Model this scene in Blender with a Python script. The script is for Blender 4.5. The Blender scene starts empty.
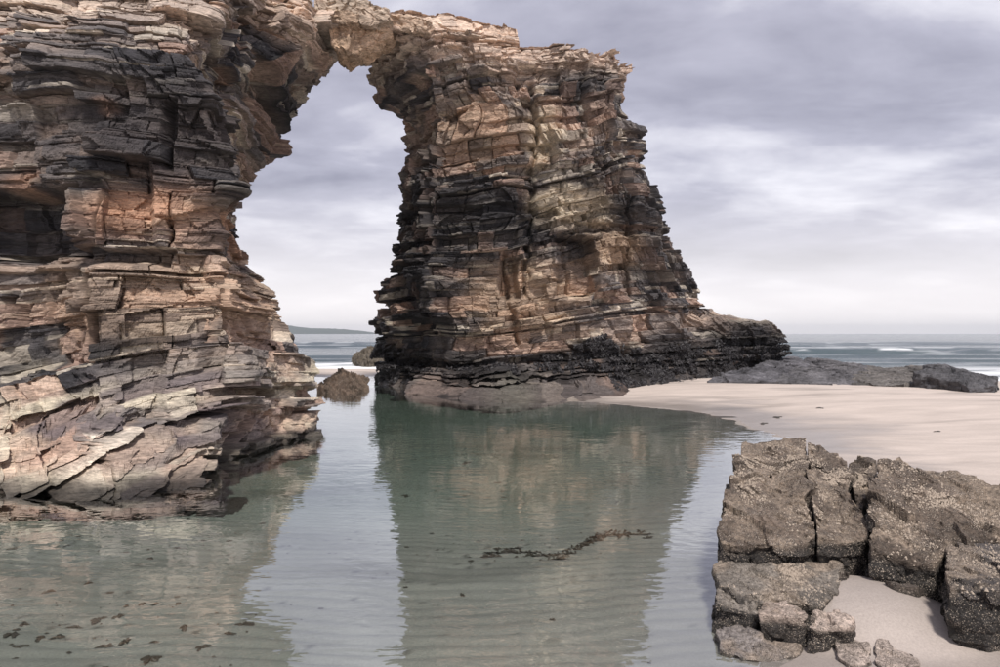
import bpy, math, random
import numpy as np
from mathutils import Vector

random.seed(7)
RNG = np.random.default_rng(11)
scene = bpy.context.scene
COL = scene.collection

# ------------------------------------------------------------------ camera
CAM_H = 2.2
F = 722.0                                   # focal length in photo pixels (photo 1000 x 667)
cam_d = bpy.data.cameras.new('camera')
cam = bpy.data.objects.new('camera', cam_d)
COL.objects.link(cam)
cam.location = (0, 0, CAM_H)
cam.rotation_euler = (math.radians(90), 0, 0)
cam_d.sensor_width = 36.0
cam_d.lens = 36.0 * F / 1000.0
cam_d.clip_start = 0.05
cam_d.clip_end = 60000
scene.camera = cam

# ------------------------------------------------------------------ world / sky (overcast)
SUN_EL, SUN_AZ = math.radians(54), math.radians(172)     # azimuth from +Y clockwise: behind the camera
world = bpy.data.worlds.new('World')
scene.world = world
world.use_nodes = True
nt = world.node_tree
nt.nodes.clear()
N = nt.nodes.new
L = nt.links.new
wo = N('ShaderNodeOutputWorld')
bg = N('ShaderNodeBackground'); bg.inputs['Strength'].default_value = 0.12
sky = N('ShaderNodeTexSky'); sky.sky_type = 'NISHITA'; sky.sun_disc = False
sky.sun_elevation = SUN_EL; sky.sun_rotation = SUN_AZ
tc = N('ShaderNodeTexCoord')
sep = N('ShaderNodeSeparateXYZ'); L(tc.outputs['Generated'], sep.inputs[0])
def wmath(op, a, b=None, clamp=False):
    n = N('ShaderNodeMath'); n.operation = op; n.use_clamp = clamp
    for i, v in enumerate((a, b)):
        if v is None: continue
        if isinstance(v, (int, float)): n.inputs[i].default_value = v
        else: L(v, n.inputs[i])
    return n.outputs[0]
zz = wmath('MAXIMUM', sep.outputs['Z'], 0.0)
den = wmath('ADD', zz, 0.16)
px_ = wmath('DIVIDE', sep.outputs['X'], den)
py_ = wmath('DIVIDE', sep.outputs['Y'], den)
comb = N('ShaderNodeCombineXYZ'); L(px_, comb.inputs[0]); L(py_, comb.inputs[1])
def wnoise(scale, detail, rough, dist, mapscale, loc=(0, 0, 0)):
    mp = N('ShaderNodeMapping'); mp.inputs['Scale'].default_value = mapscale
    mp.inputs['Location'].default_value = loc
    L(comb.outputs[0], mp.inputs['Vector'])
    n = N('ShaderNodeTexNoise'); n.inputs['Scale'].default_value = scale
    n.inputs['Detail'].default_value = detail; n.inputs['Roughness'].default_value = rough
    n.inputs['Distortion'].default_value = dist
    L(mp.outputs[0], n.inputs['Vector'])
    return n.outputs['Fac']
n1 = wnoise(0.75, 6, 0.5, 0.3, (0.9, 1.0, 1.0), (8.61, 7.87, 0))
n2 = wnoise(2.4, 8, 0.58, 0.25, (0.75, 1.0, 1.0), (1.0, 7.0, 0))
cl = wmath('ADD', wmath('MULTIPLY', n1, 0.70), wmath('MULTIPLY', n2, 0.30))
ramp = N('ShaderNodeValToRGB')
cr = ramp.color_ramp
cr.elements[0].position = 0.36; cr.elements[0].color = (0.165, 0.163, 0.212, 1)
cr.elements[1].position = 0.66; cr.elements[1].color = (0.76, 0.75, 0.785, 1)
e = cr.elements.new(0.50); e.color = (0.335, 0.33, 0.395, 1)
L(cl, ramp.inputs[0])
# brighter, warmer, veiled cloud towards the horizon
hz = N('ShaderNodeMapRange'); hz.inputs['From Min'].default_value = 0.0; hz.inputs['From Max'].default_value = 0.22
hz.inputs['To Min'].default_value = 0.95; hz.inputs['To Max'].default_value = 0.0
hz.interpolation_type = 'SMOOTHSTEP'
L(zz, hz.inputs['Value'])
mixh = N('ShaderNodeMixRGB'); L(hz.outputs[0], mixh.inputs[0]); L(ramp.outputs[0], mixh.inputs[1])
mixh.inputs[2].default_value = (0.70, 0.665, 0.675, 1)
sc_ = N('ShaderNodeMixRGB'); sc_.blend_type = 'MULTIPLY'; sc_.inputs[0].default_value = 1
L(mixh.outputs[0], sc_.inputs[1]); sc_.inputs[2].default_value = (9.9, 9.9, 9.9, 1)
mixs = N('ShaderNodeMixRGB'); mixs.inputs[0].default_value = 0.94
L(sky.outputs[0], mixs.inputs[1]); L(sc_.outputs[0], mixs.inputs[2])
L(mixs.outputs[0], bg.inputs['Color']); L(bg.outputs[0], wo.inputs['Surface'])

# ------------------------------------------------------------------ sun (soft, through the cloud)
sd = bpy.data.lights.new('sun', 'SUN'); sd.energy = 3.0; sd.angle = math.radians(8); sd.color = (1.0, 0.95, 0.89)
so = bpy.data.objects.new('sun', sd); COL.objects.link(so)
sdir = Vector((math.sin(SUN_AZ) * math.cos(SUN_EL), math.cos(SUN_AZ) * math.cos(SUN_EL), math.sin(SUN_EL)))
so.rotation_euler = sdir.to_track_quat('Z', 'Y').to_euler()
so.location = sdir * 60
vs = scene.view_settings
vs.view_transform = 'Standard'; vs.look = 'None'; vs.exposure = 0.45; vs.gamma = 1.0; vs.use_curve_mapping = False
scene.cycles.max_bounces = 6
scene.cycles.transparent_max_bounces = 12
scene.cycles.volume_bounces = 0
scene.cycles.use_denoising = True

# ------------------------------------------------------------------ helpers
def P(u, v, d):
    return ((u - 500) / F * d, d, CAM_H - (v - 333.5) / F * d)
def G(u, v, z=0.0):
    d = (CAM_H - z) * F / (v - 333.5)
    return ((u - 500) / F * d, d, z)

def h32(*a):
    r = np.uint32(0x9E3779B9)
    out = None
    for i, v in enumerate(a):
        v = np.asarray(v).astype(np.int64).astype(np.uint32)
        k = v * np.uint32([0x85EBCA6B, 0xC2B2AE35, 0x27D4EB2F, 0x165667B1, 0x9E3779B1][i])
        out = k if out is None else (out ^ k) * np.uint32(0x2C1B3C6D)
        out = out ^ (out >> np.uint32(15))
    out = out * np.uint32(0x297A2D39); out = out ^ (out >> np.uint32(13))
    out = out * np.uint32(0x7FEB352D); out = out ^ (out >> np.uint32(16))
    return out.astype(np.float64) / 4294967296.0
def rnd(*a):
    with np.errstate(over='ignore'):
        return h32(*a)
def vnoise(x, y, z, seed=0):
    """value noise, -1..1"""
    x, y, z = np.broadcast_arrays(np.asarray(x, float), np.asarray(y, float), np.asarray(z, float))
    ix, iy, iz = np.floor(x), np.floor(y), np.floor(z)
    fx, fy, fz = x - ix, y - iy, z - iz
    fx, fy, fz = [t * t * t * (t * (t * 6 - 15) + 10) for t in (fx, fy, fz)]
    def c(a, b, d): return rnd(ix + a, iy + b, iz + d, np.full(1, seed))
    x00 = c(0,0,0) * (1 - fx) + c(1,0,0) * fx
    x10 = c(0,1,0) * (1 - fx) + c(1,1,0) * fx
    x01 = c(0,0,1) * (1 - fx) + c(1,0,1) * fx
    x11 = c(0,1,1) * (1 - fx) + c(1,1,1) * fx
    return ((x00 * (1 - fy) + x10 * fy) * (1 - fz) + (x01 * (1 - fy) + x11 * fy) * fz) * 2 - 1
def fbm(x, y, z, octv=4, seed=0, gain=0.5):
    s, a, t = 0, 1.0, 0
    for i in range(octv):
        s = s + a * vnoise(x * 2**i + 17.3 * i, y * 2**i - 9.1 * i, z * 2**i + 3.7 * i, seed + i)
        t += a; a *= gain
    return s / t
def sstep(a, b, x):
    t = np.clip((x - a) / (b - a), 0, 1)
    return t * t * (3 - 2 * t)

def make_mesh(name, verts, faces_quads=None, tris=None, col=None, wet=None, smooth=False):
    me = bpy.data.meshes.new(name)
    v = np.ascontiguousarray(verts, dtype=np.float32).reshape(-1, 3)
    loops, starts, n = [], [], 0
    if faces_quads is not None and len(faces_quads):
        q = np.asarray(faces_quads, dtype=np.int32)
        loops.append(q.ravel()); starts.append(np.arange(len(q), dtype=np.int32) * 4); n = len(q) * 4
    if tris is not None and len(tris):
        t = np.asarray(tris, dtype=np.int32)
        loops.append(t.ravel()); starts.append(n + np.arange(len(t), dtype=np.int32) * 3)
    li = np.concatenate(loops); st = np.concatenate(starts)
    me.vertices.add(len(v)); me.vertices.foreach_set('co', v.ravel())
    me.loops.add(len(li)); me.loops.foreach_set('vertex_index', li)
    me.polygons.add(len(st)); me.polygons.foreach_set('loop_start', st)
    me.polygons.foreach_set('use_smooth', np.full(len(st), smooth, dtype=bool))
    if col is not None:
        a = me.color_attributes.new('Col', 'FLOAT_COLOR', 'POINT')
        c4 = np.ones((len(v), 4), dtype=np.float32); c4[:, :3] = np.clip(col.reshape(-1, 3), 0, 1)
        if wet is not None: c4[:, 3] = np.clip(wet.ravel(), 0, 1)
        else: c4[:, 3] = 0
        a.data.foreach_set('color', c4.ravel())
    me.update(calc_edges=True); me.validate()
    return me
def grid_quads(nr, nc, closed=False, base=0):
    r = np.arange(nr - 1)[:, None]; c = np.arange(nc if closed else nc - 1)[None, :]
    c2 = (c + 1) % nc
    return np.stack([r * nc + c + 0 * r, r * nc + c2, (r + 1) * nc + c2, (r + 1) * nc + c], -1).reshape(-1, 4) + base
def link(name, me, mat=None, parent=None, **props):
    o = bpy.data.objects.new(name, me); COL.objects.link(o)
    if mat is not None and me is not None:
        if not me.materials: me.materials.append(mat)
    if parent is not None: o.parent = parent
    for k, v in props.items(): o[k] = v
    return o

# ------------------------------------------------------------------ materials
def new_mat(name):
    m = bpy.data.materials.new(name); m.use_nodes = True
    t = m.node_tree; t.nodes.clear()
    out = t.nodes.new('ShaderNodeOutputMaterial')
    return m, t, out
def node(t, typ, **kw):
    n = t.nodes.new(typ)
    for k, v in kw.items():
        if k.startswith('i_'): n.inputs[k[2:].replace('_', ' ')].default_value = v
        else: setattr(n, k, v)
    return n
def rock_material(name, stretch=(1, 1, 3.5), barnacle=0.0, bump=0.35, fine=9.0, lo=0.36, hi=1.62):
    m, t, out = new_mat(name)
    bs = node(t, 'ShaderNodeBsdfPrincipled'); bs.inputs['Specular IOR Level'].default_value = 0.35
    at = node(t, 'ShaderNodeAttribute', attribute_name='Col')
    geo = node(t, 'ShaderNodeNewGeometry')
    mp = node(t, 'ShaderNodeMapping'); mp.inputs['Scale'].default_value = stretch
    t.links.new(geo.outputs['Position'], mp.inputs['Vector'])
    na = node(t, 'ShaderNodeTexNoise', i_Scale=fine, i_Detail=8.0, i_Roughness=0.7)
    nb = node(t, 'ShaderNodeTexNoise', i_Scale=fine * 0.22, i_Detail=6.0, i_Roughness=0.62)
    t.links.new(mp.outputs[0], na.inputs['Vector']); t.links.new(mp.outputs[0], nb.inputs['Vector'])
    ra = node(t, 'ShaderNodeMapRange'); ra.inputs['From Min'].default_value = 0.3; ra.inputs['From Max'].default_value = 0.72
    ra.inputs['To Min'].default_value = lo; ra.inputs['To Max'].default_value = hi
    t.links.new(na.outputs['Fac'], ra.inputs['Value'])
    rb = node(t, 'ShaderNodeMapRange'); rb.inputs['From Min'].default_value = 0.3; rb.inputs['From Max'].default_value = 0.7
    rb.inputs['To Min'].default_value = 0.7; rb.inputs['To Max'].default_value = 1.3
    t.links.new(nb.outputs['Fac'], rb.inputs['Value'])
    mul = node(t, 'ShaderNodeMath', operation='MULTIPLY'); t.links.new(ra.outputs[0], mul.inputs[0]); t.links.new(rb.outputs[0], mul.inputs[1])
    vm = node(t, 'ShaderNodeVectorMath', operation='SCALE'); t.links.new(at.outputs['Color'], vm.inputs[0]); t.links.new(mul.outputs[0], vm.inputs['Scale'])
    colour = vm.outputs[0]
    height = na.outputs['Fac']
    if barnacle > 0:
        vo = node(t, 'ShaderNodeTexVoronoi', i_Scale=62.0, i_Randomness=1.0)
        t.links.new(geo.outputs['Position'], vo.inputs['Vector'])
        vo2 = node(t, 'ShaderNodeTexVoronoi', i_Scale=120.0, i_Randomness=1.0); t.links.new(geo.outputs['Position'], vo2.inputs['Vector'])
        mn = node(t, 'ShaderNodeMath', operation='MINIMUM'); t.links.new(vo.outputs['Distance'], mn.inputs[0]); t.links.new(vo2.outputs['Distance'], mn.inputs[1])
        nm = node(t, 'ShaderNodeTexNoise', i_Scale=3.2, i_Detail=5.0, i_Roughness=0.65)
        t.links.new(geo.outputs['Position'], nm.inputs['Vector'])
        g1 = node(t, 'ShaderNodeMapRange', interpolation_type='SMOOTHSTEP'); g1.inputs['From Min'].default_value = 0.20; g1.inputs['From Max'].default_value = 0.42
        g1.inputs['To Min'].default_value = 1; g1.inputs['To Max'].default_value = 0
        t.links.new(mn.outputs[0], g1.inputs['Value'])
        g2 = node(t, 'ShaderNodeMapRange'); g2.inputs['From Min'].default_value = 0.39; g2.inputs['From Max'].default_value = 0.60
        t.links.new(nm.outputs['Fac'], g2.inputs['Value'])
        sepc = node(t, 'ShaderNodeSeparateColor'); t.links.new(vo.outputs['Color'], sepc.inputs[0])
        g3 = node(t, 'ShaderNodeMath', operation='GREATER_THAN'); t.links.new(sepc.outputs[0], g3.inputs[0]); g3.inputs[1].default_value = 0.22
        k = node(t, 'ShaderNodeMath', operation='MULTIPLY'); t.links.new(g1.outputs[0], k.inputs[0]); t.links.new(g2.outputs[0], k.inputs[1])
        k2 = node(t, 'ShaderNodeMath', operation='MULTIPLY'); t.links.new(k.outputs[0], k2.inputs[0]); t.links.new(g3.outputs[0], k2.inputs[1])
        k3 = node(t, 'ShaderNodeMath', operation='MULTIPLY'); t.links.new(k2.outputs[0], k3.inputs[0]); k3.inputs[1].default_value = barnacle
        mx = node(t, 'ShaderNodeMixRGB'); t.links.new(k3.outputs[0], mx.inputs[0]); t.links.new(colour, mx.inputs[1])
        mx.inputs[2].default_value = (0.66, 0.555, 0.46, 1)
        colour = mx.outputs[0]
        ad = node(t, 'ShaderNodeMath', operation='ADD'); t.links.new(height, ad.inputs[0]); t.links.new(k2.outputs[0], ad.inputs[1])
        height = ad.outputs[0]
    t.links.new(colour, bs.inputs['Base Color'])
    rg = node(t, 'ShaderNodeMapRange'); rg.inputs['To Min'].default_value = 0.85; rg.inputs['To Max'].default_value = 0.32
    t.links.new(at.outputs['Alpha'], rg.inputs['Value']); t.links.new(rg.outputs[0], bs.inputs['Roughness'])
    bp = node(t, 'ShaderNodeBump', i_Strength=bump, i_Distance=0.03)
    t.links.new(height, bp.inputs['Height']); t.links.new(bp.outputs[0], bs.inputs['Normal'])
    t.links.new(bs.outputs[0], out.inputs['Surface'])
    return m
M_ROCK = rock_material('slate_rock', (1, 1, 7.0), 0, 0.9, 7.0)
M_BARN = rock_material('barnacled_rock', (1, 1, 1), 0.9, 1.0, 34.0, 0.15, 1.9)
M_LEDGE = rock_material('sea_worn_rock', (1, 1, 1.6), 0, 0.4, 6.0)

def sand_material():
    m, t, out = new_mat('sand')
    bs = node(t, 'ShaderNodeBsdfPrincipled'); bs.inputs['Specular IOR Level'].default_value = 0.3
    at = node(t, 'ShaderNodeAttribute', attribute_name='Col')
    geo = node(t, 'ShaderNodeNewGeometry')
    na = node(t, 'ShaderNodeTexNoise', i_Scale=60.0, i_Detail=6.0, i_Roughness=0.75)
    nb = node(t, 'ShaderNodeTexNoise', i_Scale=1.1, i_Detail=7.0, i_Roughness=0.6)
    t.links.new(geo.outputs['Position'], na.inputs['Vector'])
    mp = node(t, 'ShaderNodeMapping'); mp.inputs['Scale'].default_value = (0.45, 1.3, 1)
    t.links.new(geo.outputs['Position'], mp.inputs['Vector']); t.links.new(mp.outputs[0], nb.inputs['Vector'])
    ra = node(t, 'ShaderNodeMapRange'); ra.inputs['From Min'].default_value = 0.3; ra.inputs['From Max'].default_value = 0.7
    ra.inputs['To Min'].default_value = 0.82; ra.inputs['To Max'].default_value = 1.16
    t.links.new(na.outputs['Fac'], ra.inputs['Value'])
    rb = node(t, 'ShaderNodeMapRange'); rb.inputs['From Min'].default_value = 0.3; rb.inputs['From Max'].default_value = 0.7
    rb.inputs['To Min'].default_value = 0.86; rb.inputs['To Max'].default_value = 1.12
    t.links.new(nb.outputs['Fac'], rb.inputs['Value'])
    mul = node(t, 'ShaderNodeMath', operation='MULTIPLY'); t.links.new(ra.outputs[0], mul.inputs[0]); t.links.new(rb.outputs[0], mul.inputs[1])
    vm = node(t, 'ShaderNodeVectorMath', operation='SCALE'); t.links.new(at.outputs['Color'], vm.inputs[0]); t.links.new(mul.outputs[0], vm.inputs['Scale'])
    t.links.new(vm.outputs[0], bs.inputs['Base Color'])
    rg = node(t, 'ShaderNodeMapRange'); rg.inputs['To Min'].default_value = 0.9; rg.inputs['To Max'].default_value = 0.3
    t.links.new(at.outputs['Alpha'], rg.inputs['Value']); t.links.new(rg.outputs[0], bs.inputs['Roughness'])
    nc = node(t, 'ShaderNodeTexNoise', i_Scale=14.0, i_Detail=5.0, i_Roughness=0.6)
    t.links.new(mp.outputs[0], nc.inputs['Vector'])
    ad = node(t, 'ShaderNodeMath', operation='ADD'); t.links.new(nc.outputs['Fac'], ad.inputs[0]); t.links.new(na.outputs['Fac'], ad.inputs[1])
    bp = node(t, 'ShaderNodeBump', i_Strength=0.35, i_Distance=0.012)
    t.links.new(ad.outputs[0], bp.inputs['Height']); t.links.new(bp.outputs[0], bs.inputs['Normal'])
    t.links.new(bs.outputs[0], out.inputs['Surface'])
    return m
M_SAND = sand_material()

def pool_material():
    m, t, out = new_mat('pool_water')
    geo = node(t, 'ShaderNodeNewGeometry')
    mp = node(t, 'ShaderNodeMapping'); mp.inputs['Scale'].default_value = (0.6, 1.0, 1.0)
    mp.inputs['Rotation'].default_value = (0, 0, 0.15)
    t.links.new(geo.outputs['Position'], mp.inputs['Vector'])
    na = node(t, 'ShaderNodeTexNoise', i_Scale=6.5, i_Detail=2.0, i_Roughness=0.5, i_Distortion=0.3)
    nb = node(t, 'ShaderNodeTexNoise', i_Scale=1.3, i_Detail=2.0, i_Roughness=0.5)
    t.links.new(mp.outputs[0], na.inputs['Vector']); t.links.new(mp.outputs[0], nb.inputs['Vector'])
    ad = node(t, 'ShaderNodeMath', operation='MULTIPLY_ADD'); t.links.new(nb.outputs['Fac'], ad.inputs[0]); ad.inputs[1].default_value = 2.2
    t.links.new(na.outputs['Fac'], ad.inputs[2])
    bp = node(t, 'ShaderNodeBump', i_Strength=0.10, i_Distance=0.03)
    t.links.new(ad.outputs[0], bp.inputs['Height'])
    # Schlick reflectance, the same from above and below so that light reaches the pool floor
    dt = node(t, 'ShaderNodeVectorMath', operation='DOT_PRODUCT'); t.links.new(bp.outputs[0], dt.inputs[0]); t.links.new(geo.outputs['Incoming'], dt.inputs[1])
    ab = node(t, 'ShaderNodeMath', operation='ABSOLUTE'); t.links.new(dt.outputs['Value'], ab.inputs[0])
    om = node(t, 'ShaderNodeMath', operation='SUBTRACT', use_clamp=True); om.inputs[0].default_value = 1.0; t.links.new(ab.outputs[0], om.inputs[1])
    pw = node(t, 'ShaderNodeMath', operation='POWER'); t.links.new(om.outputs[0], pw.inputs[0]); pw.inputs[1].default_value = 3.0
    fr = node(t, 'ShaderNodeMapRange'); fr.inputs['To Min'].default_value = 0.085; t.links.new(pw.outputs[0], fr.inputs['Value'])
    gl = node(t, 'ShaderNodeBsdfGlossy'); gl.inputs['Roughness'].default_value = 0.005; gl.inputs['Color'].default_value = (0.97, 0.98, 1, 1)
    t.links.new(bp.outputs[0], gl.inputs['Normal'])
    tr = node(t, 'ShaderNodeBsdfTransparent'); tr.inputs['Color'].default_value = (0.96, 0.98, 0.975, 1)
    mx = node(t, 'ShaderNodeMixShader'); t.links.new(fr.outputs[0], mx.inputs[0]); t.links.new(tr.outputs[0], mx.inputs[1]); t.links.new(gl.outputs[0], mx.inputs[2])
    t.links.new(mx.outputs[0], out.inputs['Surface'])
    va = node(t, 'ShaderNodeVolumeAbsorption', i_Density=1.0); va.inputs['Color'].default_value = (0.42, 0.72, 0.60, 1)
    va.inputs['Density'].default_value = 0.28
    t.links.new(va.outputs[0], out.inputs['Volume'])
    return m
M_POOL = pool_material()

def sea_material():
    m, t, out = new_mat('sea_water')
    geo = node(t, 'ShaderNodeNewGeometry')
    at = node(t, 'ShaderNodeAttribute', attribute_name='Col')
    mp = node(t, 'ShaderNodeMapping'); mp.inputs['Scale'].default_value = (0.35, 1.0, 1.0)
    t.links.new(geo.outputs['Position'], mp.inputs['Vector'])
    na = node(t, 'ShaderNodeTexNoise', i_Scale=0.9, i_Detail=7.0, i_Roughness=0.65)
    t.links.new(mp.outputs[0], na.inputs['Vector'])
    bp = node(t, 'ShaderNodeBump', i_Strength=0.9, i_Distance=0.35); t.links.new(na.outputs['Fac'], bp.inputs['Height'])
    bs = node(t, 'ShaderNodeBsdfPrincipled', i_Roughness=0.12); bs.inputs['IOR'].default_value = 1.33
    bs.inputs['Base Color'].default_value = (0.052, 0.078, 0.088, 1)
    t.links.new(bp.outputs[0], bs.inputs['Normal'])
    fo = node(t, 'ShaderNodeBsdfDiffuse'); fo.inputs['Color'].default_value = (0.82, 0.83, 0.85, 1)
    mx = node(t, 'ShaderNodeMixShader'); t.links.new(at.outputs['Alpha'], mx.inputs[0]); t.links.new(bs.outputs[0], mx.inputs[1]); t.links.new(fo.outputs[0], mx.inputs[2])
    t.links.new(mx.outputs[0], out.inputs['Surface'])
    return m
M_SEA = sea_material()
def flat_material(name, col, rough=0.8, var=0.35, scale=20.0, trans=0.0):
    m, t, out = new_mat(name)
    bs = node(t, 'ShaderNodeBsdfPrincipled', i_Roughness=rough)
    geo = node(t, 'ShaderNodeNewGeometry')
    na = node(t, 'ShaderNodeTexNoise', i_Scale=scale, i_Detail=5.0, i_Roughness=0.65)
    t.links.new(geo.outputs['Position'], na.inputs['Vector'])
    mx = node(t, 'ShaderNodeMixRGB'); t.links.new(na.outputs['Fac'], mx.inputs[0])
    mx.inputs[1].default_value = tuple(c * (1 - var) for c in col) + (1,)
    mx.inputs[2].default_value = tuple(c * (1 + var) for c in col) + (1,)
    t.links.new(mx.outputs[0], bs.inputs['Base Color'])
    t.links.new(bs.outputs[0], out.inputs['Surface'])
    return m
M_WEED = flat_material('dark_seaweed', (0.045, 0.036, 0.024), 0.55, 0.6)
M_MUSSEL = flat_material('mussel_shell', (0.026, 0.023, 0.025), 0.6, 0.75, 5.0)
M_GRASS = flat_material('dry_grass', (0.24, 0.20, 0.115), 0.8, 0.4, 6.0)
M_HILL = flat_material('wooded_headland', (0.045, 0.065, 0.05), 0.95, 0.35, 0.006)
M_BARNSHELL = flat_material('barnacle_shell', (0.36, 0.295, 0.235), 0.8, 0.35, 40.0)

# ------------------------------------------------------------------ ground: one sand sheet
def pool_polygon():
    pts = [(-24, -6), (0.6, -6), (1.2, 2.5), G(775, 660)[:2], G(800, 642)[:2], (2.6, 6.6), (3.4, 9.5), (4.9, 13.0),
           G(778, 433)[:2], G(748, 421)[:2], G(705, 413)[:2], G(660, 407.5)[:2], G(615, 403)[:2], G(585, 401)[:2], (1.6, 25.5),
           (0, 28), (-2, 33), G(374, 376.5)[:2], G(345, 378)[:2], G(318, 376.5)[:2], (-13, 33), (-24, 20)]
    return np.array(pts, float)
POOL = pool_polygon()
def signed_dist(x, y, poly):
    d2 = np.full(x.shape, 1e18); inside = np.zeros(x.shape, bool)
    n = len(poly)
    for i in range(n):
        ax, ay = poly[i]; bx, by = poly[(i + 1) % n]
        ex, ey = bx - ax, by - ay
        t = np.clip(((x - ax) * ex + (y - ay) * ey) / (ex * ex + ey * ey), 0, 1)
        d2 = np.minimum(d2, (x - ax - t * ex)**2 + (y - ay - t * ey)**2)
        c = ((ay > y) != (by > y))
        with np.errstate(divide='ignore', invalid='ignore'):
            xi = ax + (y - ay) / (by - ay if by != ay else 1e-9) * ex
        inside ^= c & (x < xi)
    return np.where(inside, np.sqrt(d2), -np.sqrt(d2))
SEA_Z = -0.12
def shore_y(x):
    return np.interp(x, [-60, -8, 0, 8, 15, 20, 24, 32, 60], [46, 47.5, 46, 43, 41, 38, 33.5, 31, 31])
def ground_z(x, y):
    s = signed_dist(x, y, POOL) + 0.55 * fbm(x * 0.35, y * 0.35, 0, 3, 5) * sstep(7, 14, y) + 0.10 * fbm(x * 1.5, y * 1.5, 0, 2, 6)
    deep = 0.14 + 0.26 * sstep(6.5, 12, y) - 0.12 * sstep(20, 27, y)
    inside = -deep * sstep(0, 3.6, s) - 0.01 * sstep(0, 0.3, s)
    out = 0.05 * sstep(0, 1.2, -s) + 0.20 * sstep(0.8, 8, -s)
    z = np.where(s > 0, inside, out)
    # far beach slopes into the sea
    k = shore_y(x) - y + 0.5 * fbm(x * 0.25, y * 0.25, 0, 2, 8)
    z = np.where(s < 0, np.minimum(z, SEA_Z + 0.045 * k), z)
    z = np.maximum(z, -2.5)
    # sand ripples, strongest on the pool floor
    rip = 2 * math.pi * (y + 0.10 * x + 0.35 * fbm(x * 0.5, y * 0.5, 0, 3, 2) + 0.05 * fbm(x * 2.4, y * 2.4, 0, 2, 4)) / 0.21
    a = 0.018 * sstep(-0.1, 0.6, s) * (0.55 + 0.45 * fbm(x * 0.6, y * 0.6, 3, 2, 12))
    z = z + a * (np.sin(rip) + 0.35 * np.sin(2 * rip + 0.8)) + 0.016 * fbm(x * 1.2, y * 2.2, 0, 4, 15) * (s > -30) + 0.005 * sstep(0.5, 2, -s) * np.sin(2 * math.pi * (y * 0.9 + 0.35 * x + 0.5 * fbm(x * 0.4, y * 0.4, 1, 3, 16)) / 0.42) * sstep(-0.2, 0.3, fbm(x * 0.25, y * 0.25, 2, 2, 17))
    # sand lodged between the blocks of the barnacled rock
    z = z + 0.235 * np.exp(-((((x - 2.75) / 0.62)**2 + ((y - 5.6) / 0.62)**2))**1.5)
    return z, s
def lines(segs):
    out = []
    for a, b, n in segs: out.append(np.linspace(a, b, n, endpoint=False))
    return np.concatenate(out + [[segs[-1][1]]])
gx = lines([(-400, -60, 10), (-60, -20, 20), (-20, -8, 60), (-8, 8, 260), (8, 24, 150), (24, 60, 30), (60, 400, 10)])
gy = lines([(-30, 2, 16), (2, 3.6, 20), (3.6, 11, 270), (11, 18, 120), (18, 30, 130), (30, 52, 90), (52, 90, 10)])
X, Y = np.meshgrid(gx, gy)
Z, S = ground_z(X, Y)
dry = np.array([0.53, 0.455, 0.405]); wetc = np.array([0.31, 0.27, 0.245]); subm = np.array([0.225, 0.22, 0.195])
w = 1 - sstep(0.02, 0.10, Z + 0.05 * fbm(X * 0.5, Y * 0.9, 0, 4, 21))
w = np.maximum(w, 0.65 * np.exp(-(((X - 2.8) / 1.1)**2 + ((Y - 5.4) / 1.1)**2)))
col = dry * (1 - w[..., None]) + wetc * w[..., None]
col = col * (1 - sstep(0.0, 0.35, S))[..., None] + subm * sstep(0.0, 0.35, S)[..., None]
drk = sstep(0.25, 0.6, fbm(X * 0.28, Y * 1.1, 0, 4, 33)) * 0.26
col = col * (1 - drk[..., None])
# damp film at the pool edge and dark specks of shell grit on the pool floor
grit = (rnd(np.floor(X * 22), np.floor(Y * 22), 5) > 0.985) * sstep(0.0, 0.3, S) * sstep(-0.25, 0.35, fbm(X * 0.4, Y * 0.4, 0, 3, 44))
col = col * (1 - 0.55 * grit[..., None])
me = make_mesh('sand', np.stack([X, Y, Z], -1), grid_quads(len(gy), len(gx)), col=col, wet=w * (S < 0), smooth=True)
link('sand_beach', me, M_SAND, kind='structure', label='pale sand beach with rippled floor of the tide pool')

# pool water: a closed body of water lying in the sand basin
sx = np.array([p[0] for p in POOL]); 
def water_body():
    x0, x1, y0, y1 = -26, 9.5, -8, 37.6
    v = [(x0, y0, 0), (x1, y0, 0), (x1, y1, 0), (x0, y1, 0), (x0, y0, -2.0), (x1, y0, -2.0), (x1, y1, -2.0), (x0, y1, -2.0)]
    f = [(0, 1, 2, 3), (7, 6, 5, 4), (0, 4, 5, 1), (1, 5, 6, 2), (2, 6, 7, 3), (3, 7, 4, 0)]
    return make_mesh('pool_water', np.array(v, float), np.array(f))
link('tide_pool_water', water_body(), M_POOL, kind='structure', label='still clear water of the tide pool under the arch')

# ------------------------------------------------------------------ sea
sxl = lines([(-4000, -400, 12), (-400, -60, 20), (-60, -20, 30), (-20, 0, 60), (0, 20, 40), (20, 75, 230), (75, 400, 30), (400, 4500, 10)])
syl = lines([(31, 60, 110), (60, 120, 200), (120, 300, 90), (300, 1500, 50), (1500, 4500, 10)])
X, Y = np.meshgrid(sxl, syl)
sw = lambda yc, wid, amp, xa, xb, sd: amp * np.exp(-((Y - yc - 1.6 * fbm(X * 0.05, 0 * X, 0 * X + sd, 3, sd)) / np.where(Y < yc, wid * 0.55, wid))**2) * sstep(xa, xa + 6, X) * (1 - sstep(xb - 6, xb, X))
near = 1 - sstep(120, 500, Y)
Z = SEA_Z + 0.07 * near * fbm(X * 0.12, Y * 0.35, 0, 4, 3) * sstep(34, 60, Y) + 0.25 * sstep(90, 200, Y) * (1 - sstep(600, 2000, Y)) * fbm(X * 0.02, Y * 0.06, 0, 4, 9)
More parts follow.
